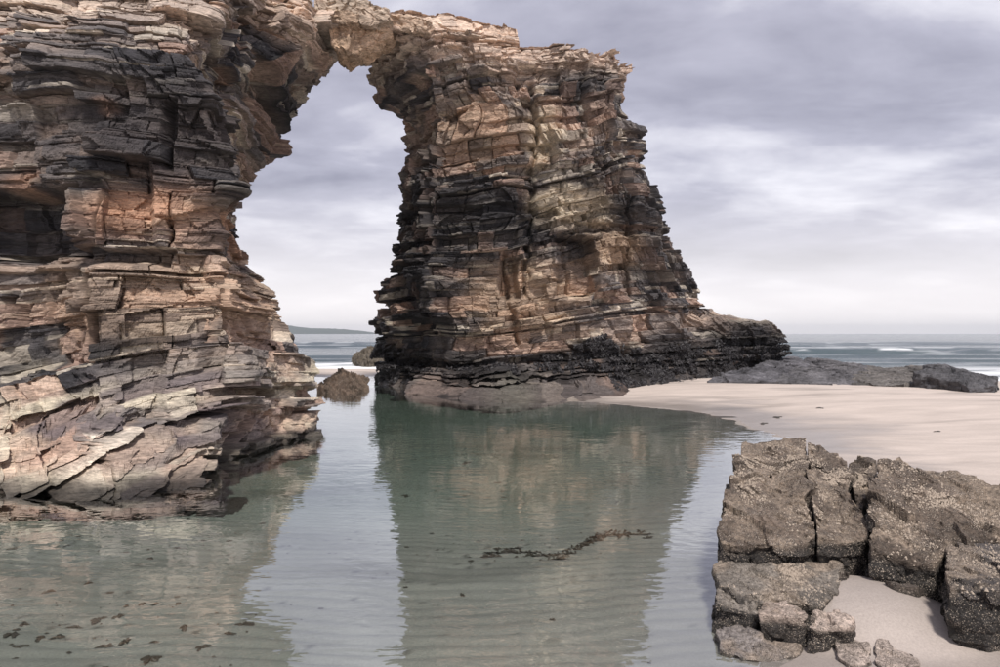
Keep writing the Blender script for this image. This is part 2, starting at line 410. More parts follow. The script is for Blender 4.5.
ridges = [(76, 2.6, 0.75, 26, 50, 1), (70, 1.8, 0.25, -30, 90, 2), (98, 3.5, 0.5, 20, 120, 3), (60, 1.6, 0.18, -40, 80, 4),
          (120, 4, 0.5, -80, 60, 5), (88, 2.5, 0.5, 52, 130, 6), (150, 5, 0.6, -50, 160, 7), (54, 1.2, 0.12, -40, 80, 8)]
foam = np.zeros_like(X)
for (yc, wd, am, xa, xb, sd_) in ridges:
    r = sw(yc, wd, am, xa, xb, sd_)
    Z = Z + r
    fr = r / am
    nz = fbm(X * 0.22, Y * 0.5, 0, 4, 50 + sd_)
    foam = np.maximum(foam, sstep(0.62, 0.95, fr) * sstep(0.05, 0.30, nz) * (0.95 if am > 0.6 else 0.35 if am > 0.3 else 0.12))
    # broken water behind the crest towards the shore
    if am >= 0.5: foam = np.maximum(foam, (0.75 if am > 0.6 else 0.3) * np.exp(-((Y - yc + 3.2) / 2.2)**2) * sstep(0.22, 0.42, fbm(X * 0.13, Y * 0.6, 0, 4, 70 + sd_)) * sstep(xa, xa + 6, X) * (1 - sstep(xb - 6, xb, X)))
ds = Y - shore_y(X)
foam = np.maximum(foam, (1 - sstep(2.0, 6, ds + 2 * fbm(X * 0.2, Y * 0.2, 0, 3, 90))) * 0.95)
foam = np.maximum(foam, (1 - sstep(12, 26, ds)) * sstep(0.10, 0.32, fbm(X * 0.12, Y * 0.7, 0, 5, 95)) * 0.75)
foam = np.maximum(foam, sstep(22, 30, X) * (1 - sstep(42, 54, Y)) * sstep(-0.15, 0.2, fbm(X * 0.15, Y * 0.5, 0, 4, 97)) * 0.9)
me = make_mesh('sea', np.stack([X, Y, Z], -1), grid_quads(len(syl), len(sxl)), col=np.zeros(X.shape + (3,)), wet=foam, smooth=True)
link('sea', me, M_SEA, kind='structure', label='grey-blue sea with low breaking waves')

# far headland across the bay
def headland():
    d = 3500.0
    us = np.linspace(150, 380, 120)
    prof = np.interp(us, [150, 200, 240, 275, 290, 310, 345, 362, 375, 380], [9.5, 9.5, 9.2, 9.0, 8.5, 6.0, 5.2, 3.2, 0.6, -1]) + 0.5 * fbm(us * 0.06, us * 0, us * 0, 3, 2)
    rows = []
    for k, (dy, hf) in enumerate([(-300, -0.05), (-200, 0.3), (-100, 0.7), (0, 1.0), (150, 0.8), (300, -0.1)]):
        dd = d + dy
        rows.append(np.stack([(us - 500) / F * d, np.full_like(us, dd), np.maximum(prof, -1) / F * d * hf + 2 * rnd(np.arange(120), k) - 1.5], -1))
    V = np.array(rows)
    return make_mesh('headland', V, grid_quads(6, 120), smooth=True)
link('headland', headland(), M_HILL, kind='structure', label='low wooded headland far across the bay')

# ------------------------------------------------------------------ bedded rock masses
PAL = np.array([[0.50, 0.375, 0.29], [0.36, 0.272, 0.22], [0.215, 0.187, 0.178], [0.098, 0.091, 0.101], [0.042, 0.040, 0.047], [0.64, 0.56, 0.45], [0.46, 0.30, 0.225]])
def make_beds(t0, t1, seed, mean=0.11):
    rg = np.random.default_rng(seed)
    T = t0; fine = []; mid = []; maj = []; m = 0; j = 0
    left = rg.integers(2, 7); leftj = rg.integers(2, 5)
    while T < t1:
        th = float(np.clip(rg.lognormal(math.log(mean), 0.74), 0.028, 0.42))
        fine.append((T, T + th)); mid.append(m); maj.append(j)
        T += th; left -= 1
        if left <= 0:
            m += 1; left = rg.integers(2, 7); leftj -= 1
            if leftj <= 0: j += 1; leftj = rg.integers(2, 5)
    rows = []; fi = []; fr = []
    for i, (a, b) in enumerate(fine):
        n = max(3, int(round((b - a) / 0.030)) + 1)
        ws = np.linspace(0.015, 0.985, n)
        rows += list(a + ws * (b - a)); fi += [i] * n; fr += list(ws)
    fi = np.array(fi)
    return np.array(rows), fi, np.array(fr), np.array(mid)[fi], np.array(maj)[fi]
def block_off(s, bed, length, seed, jitter=0.75):
    """per-block value along a bed: (hash, hash2, distance to joint in metres)"""
    b = bed[:, None] * np.ones_like(s)
    q = s / length + rnd(b, 3 + seed) * 13.0 + jitter * 0.5 * vnoise(s / length * 0.8, b * 3.7, 0.5, seed)
    k = np.floor(q); f = q - k
    return rnd(k + 1000, b, seed), rnd(k + 1000, b, seed + 77), np.minimum(f, 1 - f) * length, f

def facets(a, b, seed):
    """planar cells, each with its own height and tilt; about -0.5..0.5"""
    a, b = np.broadcast_arrays(a, b)
    ia, ib = np.floor(a), np.floor(b)
    best = np.full(a.shape, 9.0); out = np.zeros(a.shape)
    for i in (-1, 0, 1):
        for j in (-1, 0, 1):
            ca, cb = ia + i, ib + j
            r1 = rnd(ca, cb, seed); r2 = (r1 * 7919.0) % 1.0; r3 = (r1 * 104729.0) % 1.0; r4 = (r1 * 15485.863) % 1.0
            da, db = a - ca - r1, b - cb - r2
            dd = da * da + db * db
            m = dd < best
            best = np.where(m, dd, best)
            out = np.where(m, (r3 - 0.5) * 0.6 + 0.7 * da * (r4 - 0.5) * 2 + 0.5 * db * (r2 - 0.5) * 2, out)
    return out
def smooth_cols(A, n):
    """box blur along closed columns (axis 1)"""
    if n < 1: return A
    k = 2 * n + 1
    pad = np.concatenate([A[:, -n:], A, A[:, :n]], 1)
    cs = np.cumsum(pad, 1)
    out = cs[:, k - 1:].copy(); out[:, 1:] -= cs[:, :-k]
    return out / k

def rock_mass(rails, cols, dip, ztop, t0, t1, seed, features, colour_fn, amp_fn, blur, band=0.42, mean=0.11, lowrel=0.45):
    """rails: list of (k,3) polylines going up; cols: number of columns between rail i and i+1 (closed loop)"""
    rows, fi, fr, mi, mj = make_beds(t0, t1, seed, mean)
    nr = len(rows)
    rl = [np.array(r, float) for r in rails]
    zmid = 4.0
    XY, ref = [], []
    nR = len(rl)
    # nominal position of every column
    colr = []
    for i in range(nR):
        for k in range(cols[i]): colr.append((i, k / cols[i]))
    nc = len(colr)
    X = np.zeros((nr, nc)); Y = np.zeros((nr, nc)); Zr = np.zeros((nr, nc))
    for c, (i, f) in enumerate(colr):
        a, b = rl[i], rl[(i + 1) % nR]
        xm = (1 - f) * np.interp(zmid, a[:, 2], a[:, 0]) + f * np.interp(zmid, b[:, 2], b[:, 0])
        ym = (1 - f) * np.interp(zmid, a[:, 2], a[:, 1]) + f * np.interp(zmid, b[:, 2], b[:, 1])
        z = rows + dip(xm, ym, rows)
        X[:, c] = (1 - f) * np.interp(z, a[:, 2], a[:, 0]) + f * np.interp(z, b[:, 2], b[:, 0])
        Y[:, c] = (1 - f) * np.interp(z, a[:, 2], a[:, 1]) + f * np.interp(z, b[:, 2], b[:, 1])
        Zr[:, c] = z
    X = smooth_cols(X, blur); Y = smooth_cols(Y, blur); Zr = smooth_cols(Zr, blur)
    # arc length along the loop of a representative row
    def arc(r):
        dx = np.diff(np.append(X[r], X[r, 0])); dy = np.diff(np.append(Y[r], Y[r, 0]))
        return np.concatenate([[0], np.cumsum(np.hypot(dx, dy))[:-1]])
    s1 = arc(int(nr * 0.3))
    s = np.broadcast_to(s1, (nr, nc)) + 0.05 * vnoise(X * 1.3, Y * 1.3, Zr * 1.3, seed + 4)
    # outward normals in plan
    tx = np.roll(X, -3, 1) - np.roll(X, 3, 1); ty = np.roll(Y, -3, 1) - np.roll(Y, 3, 1)
    ln = np.hypot(tx, ty) + 1e-9
    nx, ny = ty / ln, -tx / ln          # loop runs counter-clockwise seen from above
    A, blocky = amp_fn(X, Y, Zr)
    d = np.zeros((nr, nc))
    d += 0.34 * fbm(X * 0.33, Y * 0.33, Zr * 0.45, 3, seed + 10)
    d += 0.13 * fbm(X * 1.1, Y * 1.1, Zr * 1.6, 3, seed + 20)
    sw_ = s + 0.35 * vnoise(X * 0.7, Y * 0.7, Zr * 0.9, seed + 8)
    h1, g1, j1, f1 = block_off(sw_, mj, 3.1, seed + 1, 1.2)
    h2, g2, j2, f2 = block_off(sw_, mi, 1.25, seed + 2, 1.3)
    h3, g3, j3, f3 = block_off(sw_, fi, 0.85, seed + 3, 1.5)
    d += blocky * A * (0.60 * (h1 - 0.5) + 0.50 * (f1 - 0.5) * (g1 - 0.5))
    d += blocky * A * (0.42 * (h2 - 0.5) + 0.34 * (f2 - 0.5) * (g2 - 0.5))
    d += A * (0.6 + 0.8 * rnd(mi, seed + 33))[:, None] * (0.09 * (h3 - 0.5) + 0.10 * (f3 - 0.5) * (g3 - 0.5))
    # broken faces: irregular planar facets
    lowz = 1 - sstep(1.6, 2.6, Zr)
    d += A * lowz * (0.16 * (h3 - 0.5) + 0.10 * (rnd(fi, seed + 34)[:, None] - 0.5))
    d += 0.30 * (1 - 0.6 * lowz) * blocky * facets(sw_ * 0.75, rows[:, None] * 1.15 + 0.3 * vnoise(s * 0.5, rows[:, None] + 0 * s, 0.2, seed), seed + 70)
    d += 0.12 * A * facets(sw_ * 2.1, rows[:, None] * 3.6 + 0 * s, seed + 71)
    # some beds stand back as dark slots, a few stand out as ledges
    slot = (rnd(fi, seed + 31) > 0.84)[:, None] * sstep(-0.25, 0.15, fbm(s * 0.35, fi[:, None] * 1.7 + 0 * s, 0 * s, 2, seed + 5))
    d -= slot * (0.34 + 0.16 * lowz) * A
    out_ = (rnd(fi, seed + 32) > 0.90)[:, None] * sstep(-0.1, 0.3, fbm(s * 0.3, fi[:, None] * 2.3 + 0 * s, 0 * s, 2, seed + 6))
    d += out_ * 0.09 * A
    # joints
    d -= blocky * 0.16 * np.exp(-(j2 / 0.03)**2) * (g2 > 0.45)
    d -= 0.05 * np.exp(-(j3 / 0.02)**2) * (g3 > 0.4)
    # rounded bed edges and grain
    d -= 0.016 * np.abs(2 * fr - 1)[:, None]**5
    d += 0.04 * fbm(X * 4, Y * 4, Zr * 9, 3, seed + 40)
    d += 0.016 * (rnd(np.arange(nr)[:, None] * np.ones((1, nc)), np.arange(nc)[None, :] * np.ones((nr, 1)), seed) - 0.5)
    X2 = X + nx * d; Y2 = Y + ny * d
    for fn in features:
        dx, dy = fn(X, Y, Zr); X2 = X2 + dx; Y2 = Y2 + dy
    Z2 = Zr + 0.03 * fbm(X * 0.9, Y * 0.9, rows[:, None] * 0.7 + 0 * X, 3, seed + 50)
    hm = np.hypot(np.gradient(X, rows, axis=0), np.gradient(Y, rows, axis=0))
    lev = sstep(0.9, 2.6, smooth_cols(hm, 4)) * sstep(0.1, 0.5, Zr)
    Z2 = Z2 + lev * (lowrel + (1 - lowrel) * sstep(4, 7, Zr)) * (0.34 * facets(X * 0.9, Y * 0.9, seed + 91) + 0.22 * facets(X * 2.6, Y * 2.6, seed + 92) + 0.07 * fbm(X * 4, Y * 4, 0 * X, 3, seed + 93))
    top = ztop(X2, Y2) + 0.25 * (rnd(np.floor(X2 / 0.6 + 0.3 * Y2), 5, seed) - 0.5) + 0.08 * fbm(X2 * 2, Y2 * 2, 0 * X2, 3, seed + 60)
    Zc = np.clip(Z2, -0.6, top)
    # rounded shoulder: everything above the top pulls inwards a little
    over = np.clip(Z2 - top, 0, 3)
    X2 = X2 - nx * over * 0.35; Y2 = Y2 - ny * over * 0.35
    col, wet = colour_fn(X, Y, Zr, s, fi, mi, mj, h1, h2, h3, g2, g3, seed)
    lum = col.mean(-1, keepdims=True)
    col = col * (lum / 0.30) ** 0.72 * 0.97
    V = np.stack([X2, Y2, Zc], -1)
    # bands of beds
    bounds = [0]; last = rows[0]
    for r in range(1, nr):
        if mi[r] != mi[r - 1] and rows[r] - last >= band: bounds.append(r); last = rows[r]
    bounds.append(nr - 1)
    return V, col, wet, bounds, (nx, ny)

def emit_bands(V, col, wet, bounds, parent, mat):
    nr, nc, _ = V.shape
    for bi in range(len(bounds) - 1):
        a, b = bounds[bi], bounds[bi + 1]
        vb = V[a:b + 1]
        if vb[..., 2].max() <= -0.55: continue
        zz_ = V[a:b + 1, :, 2]
        q = grid_quads(b - a + 1, nc, True)
        # drop collapsed faces (clamped above the top or below the sand)
        flat_v = vb.reshape(-1, 3)
        zq = flat_v[q][:, :, 2]
        me = make_mesh('rock_layer', vb, q, col=col[a:b + 1], wet=wet[a:b + 1])
        link('rock_layer', me, mat, parent)
    # cap
    ring = V[-1]; c = ring.mean(0)
    vv = np.concatenate([ring, c[None]])
    n = len(ring)
    tr = np.stack([np.arange(n), (np.arange(n) + 1) % n, np.full(n, n)], -1)
    me = make_mesh('rock_cap', vv, tris=tr, col=np.tile(np.array([[0.33, 0.27, 0.2]]), (n + 1, 1)))
    link('summit', me, mat, parent)

def px_of(X, Y, Z):
    return 500 + X / Y * F, 333.5 - (Z - CAM_H) / Y * F
def box_recess(u0, u1, v0, v1, d, depth, soft=0.10, dmax=None):
    """hollow let into a front face near distance d: bounds given where they were surveyed, stored in metres"""
    x0, _, z1 = P(u0, v0, d); x1, _, z0 = P(u1, v1, d)
    def fn(X, Y, Z):
        n = 0.18 * fbm(X * 1.2, Y * 1.2, Z * 1.2, 2, 91)
        m = sstep(x0 - soft, x0 + soft, X + n) * (1 - sstep(x1 - soft, x1 + soft, X + n)) * sstep(z0 - soft, z0 + soft, Z + n) * (1 - sstep(z1 - soft * 0.6, z1 + soft * 0.6, Z + n * 0.4))
        m = m * (np.abs(Y - d) < (dmax or 3.0))
        return 0 * m, m * depth
    return fn
def crack(pts, d, width, depth):
    w3 = [P(u, v, d) for u, v in pts]
    def fn(X, Y, Z):
        m = np.zeros_like(X)
        xs = np.interp(Z, [p[2] for p in w3[::-1]], [p[0] for p in w3[::-1]])
        zlo, zhi = w3[-1][2], w3[0][2]
        m = np.exp(-((X - xs + 0.15 * fbm(X, Y, Z * 1.5, 2, 17)) / width)**2) * sstep(zlo, zlo + 0.3, Z) * (1 - sstep(zhi - 0.3, zhi, Z)) * (np.abs(Y - d) < 3)
        return 0 * m, m * depth
    return fn

def stain(X, Z, d, u, v, ru, rv, seed, soft=0.5):
    x, _, z = P(u, v, d)
    rx, rz = ru / F * d, rv / F * d
    q = np.sqrt(((X - x) / rx)**2 + ((Z - z) / rz)**2) + 0.45 * fbm(X * 1.3, X * 0, Z * 2.6, 4, seed)
    return 1 - sstep(1 - soft, 1 + soft, q)
def base_colour(X, Y, Z, s, fi, mi, mj, h1, h2, h3, g2, g3, seed):
    low = fbm(X * 0.25, Y * 0.25, Z * 0.5, 4, seed + 201)
    q = 0.30 * rnd(mj, seed + 7)[:, None] + 0.30 * h2 + 0.30 * h3 + 0.45 * (low + 0.5) - 0.18
    # tan -> brown -> grey -> dark
    stops = np.array([0.0, 0.30, 0.55, 0.78, 1.0])
    c = np.stack([np.interp(q, stops, PAL[[0, 1, 2, 3, 4], k]) for k in range(3)], -1)
    hi = ((g3 > 0.80) * 0.55)[..., None]
    c = c * (1 - hi) + PAL[5] * hi * (0.5 + 0.6 * h2[..., None]) + c * 0.0
    pk = ((g2 > 0.80) * 0.6)[..., None]
    c = c * (1 - pk) + PAL[6] * pk
    return c
def mixc(c, m, k):
    return c * (1 - m[..., None]) + np.asarray(k) * m[..., None]

# ---- the arch: landward buttress with half of the bridge, and the seaward pillar
arch = link('rock_arch', None, label='tall natural rock arch of thin slate beds spanning the tide pool', category='rock arch')
buttress = link('cliff_buttress', None, None, arch)
pillar = link('sea_pillar', None, None, arch)

LA = [P(*p) for p in [(-260, 500, 9.6), (-260, 430, 11), (-250, 360, 12.6), (-250, 250, 13.2), (-250, 60, 13.8), (-240, -20, 15.5), (-220, -120, 19.5), (-200, -140, 24)]]
LB = [P(*p) for p in [(0, 497, 9.72), (0, 455, 10.6), (0, 415, 11.8), (0, 372, 12.9), (0, 262, 13.4), (0, 60, 13.7), (0, 28, 14.3), (0, 0, 15.4), (0, -100, 20), (0, -110, 24)]]
LC = [P(*p) for p in [(121, 499, 9.6), (115, 455, 10.4), (105, 415, 11.4), (95, 368, 12.2), (90, 255, 12.6), (100, 60, 13.4), (105, 35, 13.9), (110, 10, 15), (130, -80, 20), (140, -85, 24)]]
LD = [P(*p) for p in [(206, 488, 10.3), (216, 455, 11.2), (226, 420, 12.2), (232, 372, 13.0), (230, 310, 13.5), (216, 245, 13.9), (214, 212, 13.9), (228, 185, 13.9), (226, 129, 13.9), (208, 85, 13.8), (184, 50, 13.8), (190, 28, 15.2), (215, 5, 17.5), (240, -25, 20), (250, -40, 24)]]
LE0 = [P(*p) for p in [(310, 437.5, 15.3), (299, 390, 16.4), (286, 345, 17.0), (266, 305, 17.4), (238, 262, 17.8), (226, 240, 17.6), (224, 205, 17.5), (216, 150, 18), (224, 110, 19), (245, 82, 20.6), (285, 50, 21.6), (300, 12, 21.8), (310, -8, 22.5), (315, -20, 24)]]
LE = LE0
def mid_rail(low, A_, B_, f, z0):
    A_, B_ = np.array(A_), np.array(B_)
    return low + [((1 - f) * np.interp(z, A_[:, 2], A_[:, 0]) + f * np.interp(z, B_[:, 2], B_[:, 0]) - 0.5, (1 - f) * np.interp(z, A_[:, 2], A_[:, 1]) + f * np.interp(z, B_[:, 2], B_[:, 1]), z) for z in np.arange(z0, 14.0, 0.4)]
LDE = mid_rail([P(*p) for p in [(232, 456, 12.96), (240, 430, 13.6), (252, 392, 14.4), (258, 352, 15.0), (255, 310, 15.4)]], LD, LE, 0.45, 3.4)
LF = [P(*p) for p in [(309, 424, 17.5), (307, 375, 18.5), (300, 350, 18.8), (290, 334, 18.8), (271, 322, 18.9), (274, 292, 19.2), (248, 270, 19.6), (244, 252, 19.8), (228, 239, 20.2), (222, 225, 21.5), (222, 213, 23.4), (235, 208, 25), (248, 184, 26), (258, 166, 26.5), (276, 152, 27), (270, 116, 27), (280, 106, 26.7), (308, 88, 26.2), (332, 70, 25.6), (340, 52, 25.4), (352, 20, 25.4), (358, -5, 25.4)]]
LG = [(p[0] - 1.9, p[1] + 3.5, p[2] + 0.17 * max(0.0, p[2] - 4.0)) for p in LF]
LH = [(-24, 30, 0), (-24, 30, 13)]
LI = [(-24, 12, 0), (-24, 14, 13)]

def dip_left(x, y, T):
    sl = np.interp(T, [0, 1.2, 2.2, 3.4, 5, 8, 12], [0.30, 0.24, 0.14, 0.06, 0.01, -0.015, -0.03])
    fold = 0.16 * vnoise(x * 0.33, T * 0.55, 0.3, 3) + 0.05 * vnoise(x * 1.0, T * 0.9, 0.9, 4)
    return sl * (x + 6.5) + fold - 0.03 * (y - 14)
def ztop_left(x, y):
    return 12.62 + 0.12 * np.clip(-7 - x, 0, 5) + 0.05 * np.clip(y - 22, 0, 6)
def amp_left(X, Y, Z):
    ap = 1 - sstep(1.0, 2.0, Z + 0.3 * fbm(X * 0.5, Y * 0.5, Z, 2, 7))           # sea-worn apron: smoother
    fl = sstep(15.5, 18, Y)
    return 0.95 + 0.25 * ap + 0.30 * fl * sstep(5, 7, Z) - 0.55 * fl * (1 - sstep(3, 5, Z)), 0.9 - 0.15 * ap + 0.25 * fl * sstep(5, 7, Z)
def colour_left(X, Y, Z, s, fi, mi, mj, h1, h2, h3, g2, g3, seed):
    c = base_colour(X, Y, Z, s, fi, mi, mj, h1, h2, h3, g2, g3, seed)
    # black lichen and seep stain on the upper wall
    m = np.maximum.reduce([stain(X, Z, 13.6, 160, 125, 110, 60, 301), 0.8 * stain(X, Z, 13.6, 215, 170, 40, 75, 302), 0.75 * stain(X, Z, 13.6, 20, 215, 120, 45, 303), 0.5 * stain(X, Z, 13.6, 40, 130, 90, 50, 304)]) * (1 - sstep(15.5, 18, Y))
    c = mixc(c, 0.78 * m, (0.062, 0.058, 0.070))
    m = stain(X, Z, 13.4, 150, 212, 55, 22, 305) + 0.8 * stain(X, Z, 13.4, 10, 180, 22, 12, 306) + 0.6 * stain(X, Z, 13.4, 100, 105, 16, 10, 311)
    c = mixc(c, np.clip(0.6 * m, 0, 1), (0.50, 0.27, 0.16))
    m = stain(X, Z, 12.6, 150, 300, 140, 50, 307)
    c = mixc(c, 0.45 * m, (0.46, 0.32, 0.215))
    ap = 1 - sstep(1.2, 2.1, Z + 0.35 * fbm(X * 0.6, Y * 0.6, Z, 3, 308) + 0.05 * (X + 6))
    pale = 0.75 * ap * sstep(-0.35, 0.25, fbm(X * 0.5, Y * 0.5, Z * 1.6, 4, 309))
    pale = np.clip(pale * (0.25 + 0.75 * h2 + 0.45 * (h3 > 0.5)), 0, 1)
    c = mixc(c, pale, (0.45, 0.395, 0.305))
    viol = 0.75 * ap * sstep(0.05, 0.4, fbm(X * 0.6 + 9, Y * 0.6, Z * 2.2, 4, 310))
    viol = viol * (g2 > 0.35) * (0.5 + 0.6 * h3)
    c = mixc(c, viol, (0.17, 0.135, 0.15))
    # lit look painted into top beds and bridge front; flank and soffit left out
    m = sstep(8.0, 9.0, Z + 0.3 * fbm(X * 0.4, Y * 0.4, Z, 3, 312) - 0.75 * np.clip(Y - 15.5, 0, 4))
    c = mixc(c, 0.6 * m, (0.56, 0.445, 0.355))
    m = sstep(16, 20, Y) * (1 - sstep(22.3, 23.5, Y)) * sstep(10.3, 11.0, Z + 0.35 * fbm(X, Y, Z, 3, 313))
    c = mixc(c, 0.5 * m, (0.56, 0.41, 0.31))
    wl = 1 - sstep(0.05, 0.28, Z + 0.12 * fbm(X * 1.2, Y * 1.2, Z, 3, 314))
    c = mixc(c, 0.8 * wl, (0.05, 0.045, 0.042))
    return c, 0.7 * wl + 0.12
feat_left = [box_recess(-60, 80, 188, 252, 13.5, 1.1, 0.08), box_recess(-60, 172, 250, 264, 13.3, 0.55, 0.08),
             box_recess(-80, 88, 268, 372, 13.1, 0.35, 0.05), box_recess(38, 84, 265, 335, 13.1, 0.22, 0.05),
             box_recess(168, 178, 100, 175, 13.7, 0.35, 0.06), box_recess(205, 222, 335, 372, 13.2, 0.4, 0.07),
             crack([(108, 180), (108, 250)], 13.4, 0.06, 0.4), crack([(170, 215), (172, 250)], 13.5, 0.05, 0.35), crack([(88, 265), (92, 375)], 12.6, 0.05, 0.3)]
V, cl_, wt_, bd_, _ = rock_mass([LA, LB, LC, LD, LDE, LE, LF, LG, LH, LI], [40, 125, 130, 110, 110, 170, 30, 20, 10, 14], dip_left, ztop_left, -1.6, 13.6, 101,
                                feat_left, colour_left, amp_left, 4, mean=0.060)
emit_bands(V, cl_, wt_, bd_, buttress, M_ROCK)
VL = V

RA = [P(*p) for p in [(403, 393, 26.5), (412, 383, 26.8), (426, 366, 27.0), (430, 345, 27.0), (434, 300, 26.6), (428, 240, 26.2), (432, 180, 26), (436, 120, 25.6), (434, 80, 25.1), (431, 60, 25), (412, 40, 24.6), (380, 27, 24.4), (345, 19, 24.3), (338, 3, 24.2)]]
RB = [P(*p) for p in [(505, 403, 22.9), (503, 393, 24.2), (500, 379, 25.6), (500, 360, 26.9), (505, 300, 26.6), (505, 250, 26.2), (508, 180, 25.9), (500, 110, 25.6), (480, 70, 25.2), (470, 40, 25.2), (463, 14, 25.6)]]
RC = [P(*p) for p in [(610, 402, 23.3), (603, 393, 25.3), (596, 379, 27.5), (592, 355, 28.6), (585, 300, 28), (580, 250, 27.6), (578, 190, 27), (572, 130, 26.6), (562, 95, 26.2), (560, 78, 25.9), (556, 44, 26.6)]]
RD = [P(*p) for p in [(715, 382, 33), (700, 345, 32.2), (668, 300, 30.4), (648, 250, 29.2), (636, 200, 28.4), (622, 150, 27.8), (612, 115, 27.4), (616, 80, 27.2), (600, 52, 27.6)]]
RE = [P(*p) for p in [(794, 375.3, 38), (791, 345, 37), (778, 322, 36), (722, 316.5, 34.6), (710, 311, 34), (686, 286, 33), (678, 259, 32), (669, 224, 31.5), (660, 200, 31.1), (655, 192, 31), (641, 168, 30.6), (640, 138, 30.3), (634, 121, 30.1), (622, 111, 30), (620, 97, 30), (628, 74, 29.8), (627, 62, 29.8), (612, 52, 30.2)]]
RF = [(p[0] - 0.8, p[1] + 5.0, p[2]) for p in RE]
RG = [(-6, 37.5, 0), (-6, 37, 3), (-4.2, 35, 5), (-3.2, 33.5, 8), (-2.9, 32.5, 10.5), (-3.2, 31, 12.2), (-4.4, 29.5, 13.3), (-6.0, 29, 13.8)]
RL = [P(*p) for p in [(375, 382, 33), (376, 367, 33), (389, 342, 32), (382, 320, 31.2), (374, 299, 30.7), (379, 278, 30.2), (396, 270, 30.2), (405, 241, 29.6), (411, 217, 29.2), (405, 201, 29), (397, 176, 29), (402, 155, 28.7), (401, 119, 28.5), (391, 104, 28), (384, 87, 27.5), (376, 72, 27), (371, 59, 26.6), (365, 50, 26.4), (350, 38, 26.4), (333, 10, 26.2)]]

def dip_right(x, y, T):
    sl = np.interp(T, [0, 2, 4, 8, 11, 13], [0.06, 0.10, 0.15, 0.17, 0.15, 0.08])
    fold = 0.30 * vnoise(x * 0.22, T * 0.35, 0.3, 13) + 0.07 * vnoise(x * 0.8, T * 0.8, 0.9, 14)
    return sl * (x - 1.0) + fold
def ztop_right(x, y):
    return np.interp(x, [-7, -5.2, -2.4, -1.3, 0.62, 0.72, 2.5, 3.7, 4.6, 6], [13.2, 13.15, 13.45, 13.45, 13.25, 12.6, 12.75, 12.8, 13.0, 13.3])
def amp_right(X, Y, Z):
    fl = sstep(-1.5, -3.0, X)
    return 1.0 + 0 * X, 1.0 + 0.1 * fl
def colour_right(X, Y, Z, s, fi, mi, mj, h1, h2, h3, g2, g3, seed):
    c = base_colour(X, Y, Z, s, fi, mi, mj, h1, h2, h3, g2, g3, seed)
    front = 1 - sstep(28.5, 30.5, Y - 0.12 * np.clip(X, 0, 20))
    m = np.maximum.reduce([stain(X, Z, 26.2, 520, 215, 160, 28, 401), 0.7 * stain(X, Z, 27, 600, 215, 50, 50, 402), 0.8 * stain(X, Z, 26.3, 420, 235, 45, 70, 403), 0.7 * stain(X, Z, 28, 660, 235, 50, 60, 404), 0.6 * stain(X, Z, 26, 600, 75, 45, 30, 409)])
    c = mixc(c, 0.72 * m, (0.07, 0.064, 0.07))
    m = stain(X, Z, 26.6, 575, 205, 42, 20, 405) + 0.9 * stain(X, Z, 26.5, 545, 140, 18, 30, 406)
    c = mixc(c, np.clip(0.75 * m, 0, 1) * front, (0.56, 0.47, 0.35))
    m = np.maximum.reduce([stain(X, Z, 27, 620, 245, 34, 22, 407), 0.9 * stain(X, Z, 26.6, 520, 300, 60, 40, 408), 0.7 * stain(X, Z, 26, 480, 130, 60, 30, 410)])
    c = mixc(c, 0.55 * m * front, (0.50, 0.34, 0.215))
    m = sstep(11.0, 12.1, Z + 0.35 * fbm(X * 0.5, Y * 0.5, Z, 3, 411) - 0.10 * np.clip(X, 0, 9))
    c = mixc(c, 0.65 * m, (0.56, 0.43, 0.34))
    # wave-worn shelf at the foot: bare purple-brown rock, greenish where weed film grows
    wv = (1 - sstep(0.55, 1.0, Z + 0.25 * fbm(X * 0.7, Y * 0.7, Z, 3, 420))) * (1 - sstep(3.6, 5.0, X)) * sstep(-4.5, -3.2, X)
    c = mixc(c, wv * (0.35 + 0.45 * h3), (0.22, 0.18, 0.165))
    c = mixc(c, 0.8 * wv * sstep(0.05, 0.3, fbm(X * 0.8, Y * 1.2, Z * 3, 5, 421)), (0.075, 0.062, 0.06))
    c = mixc(c, 0.6 * wv * np.exp(-((X - 0.4) / 0.7)**2), (0.22, 0.215, 0.17))
    # mussel-black tidal band
    hgt = np.interp(X, [-6, -2.5, 1, 3, 9, 13, 16], [2.6, 1.3, 1.1, 1.7, 1.9, 2.2, 2.4])
    m = (1 - 0.85 * wv) * (1 - sstep(hgt - 0.5, hgt + 0.4, Z + 0.55 * fbm(X * 0.9, Y * 0.9, Z * 1.2, 4, 412)))
    m = m * (0.45 + 0.55 * sstep(-0.3, 0.15, fbm(X * 0.8, Y * 0.8, Z * 1.6, 4, 415)))
    c = mixc(c, 0.80 * m, (0.05, 0.042, 0.04))
    m = np.maximum(m, 0.85 * sstep(8.0, 10.5, X + 0.8 * fbm(X, Y, Z * 2, 3, 414)) * (1 - sstep(2.6, 3.1, Z)))
    c = mixc(c, 0.6 * m, (0.045, 0.038, 0.038))
    wl = 1 - sstep(0.0, 0.3, Z + 0.1 * fbm(X, Y, Z, 2, 413))
    return c, 0.35 * m + 0.4 * wl + 0.1
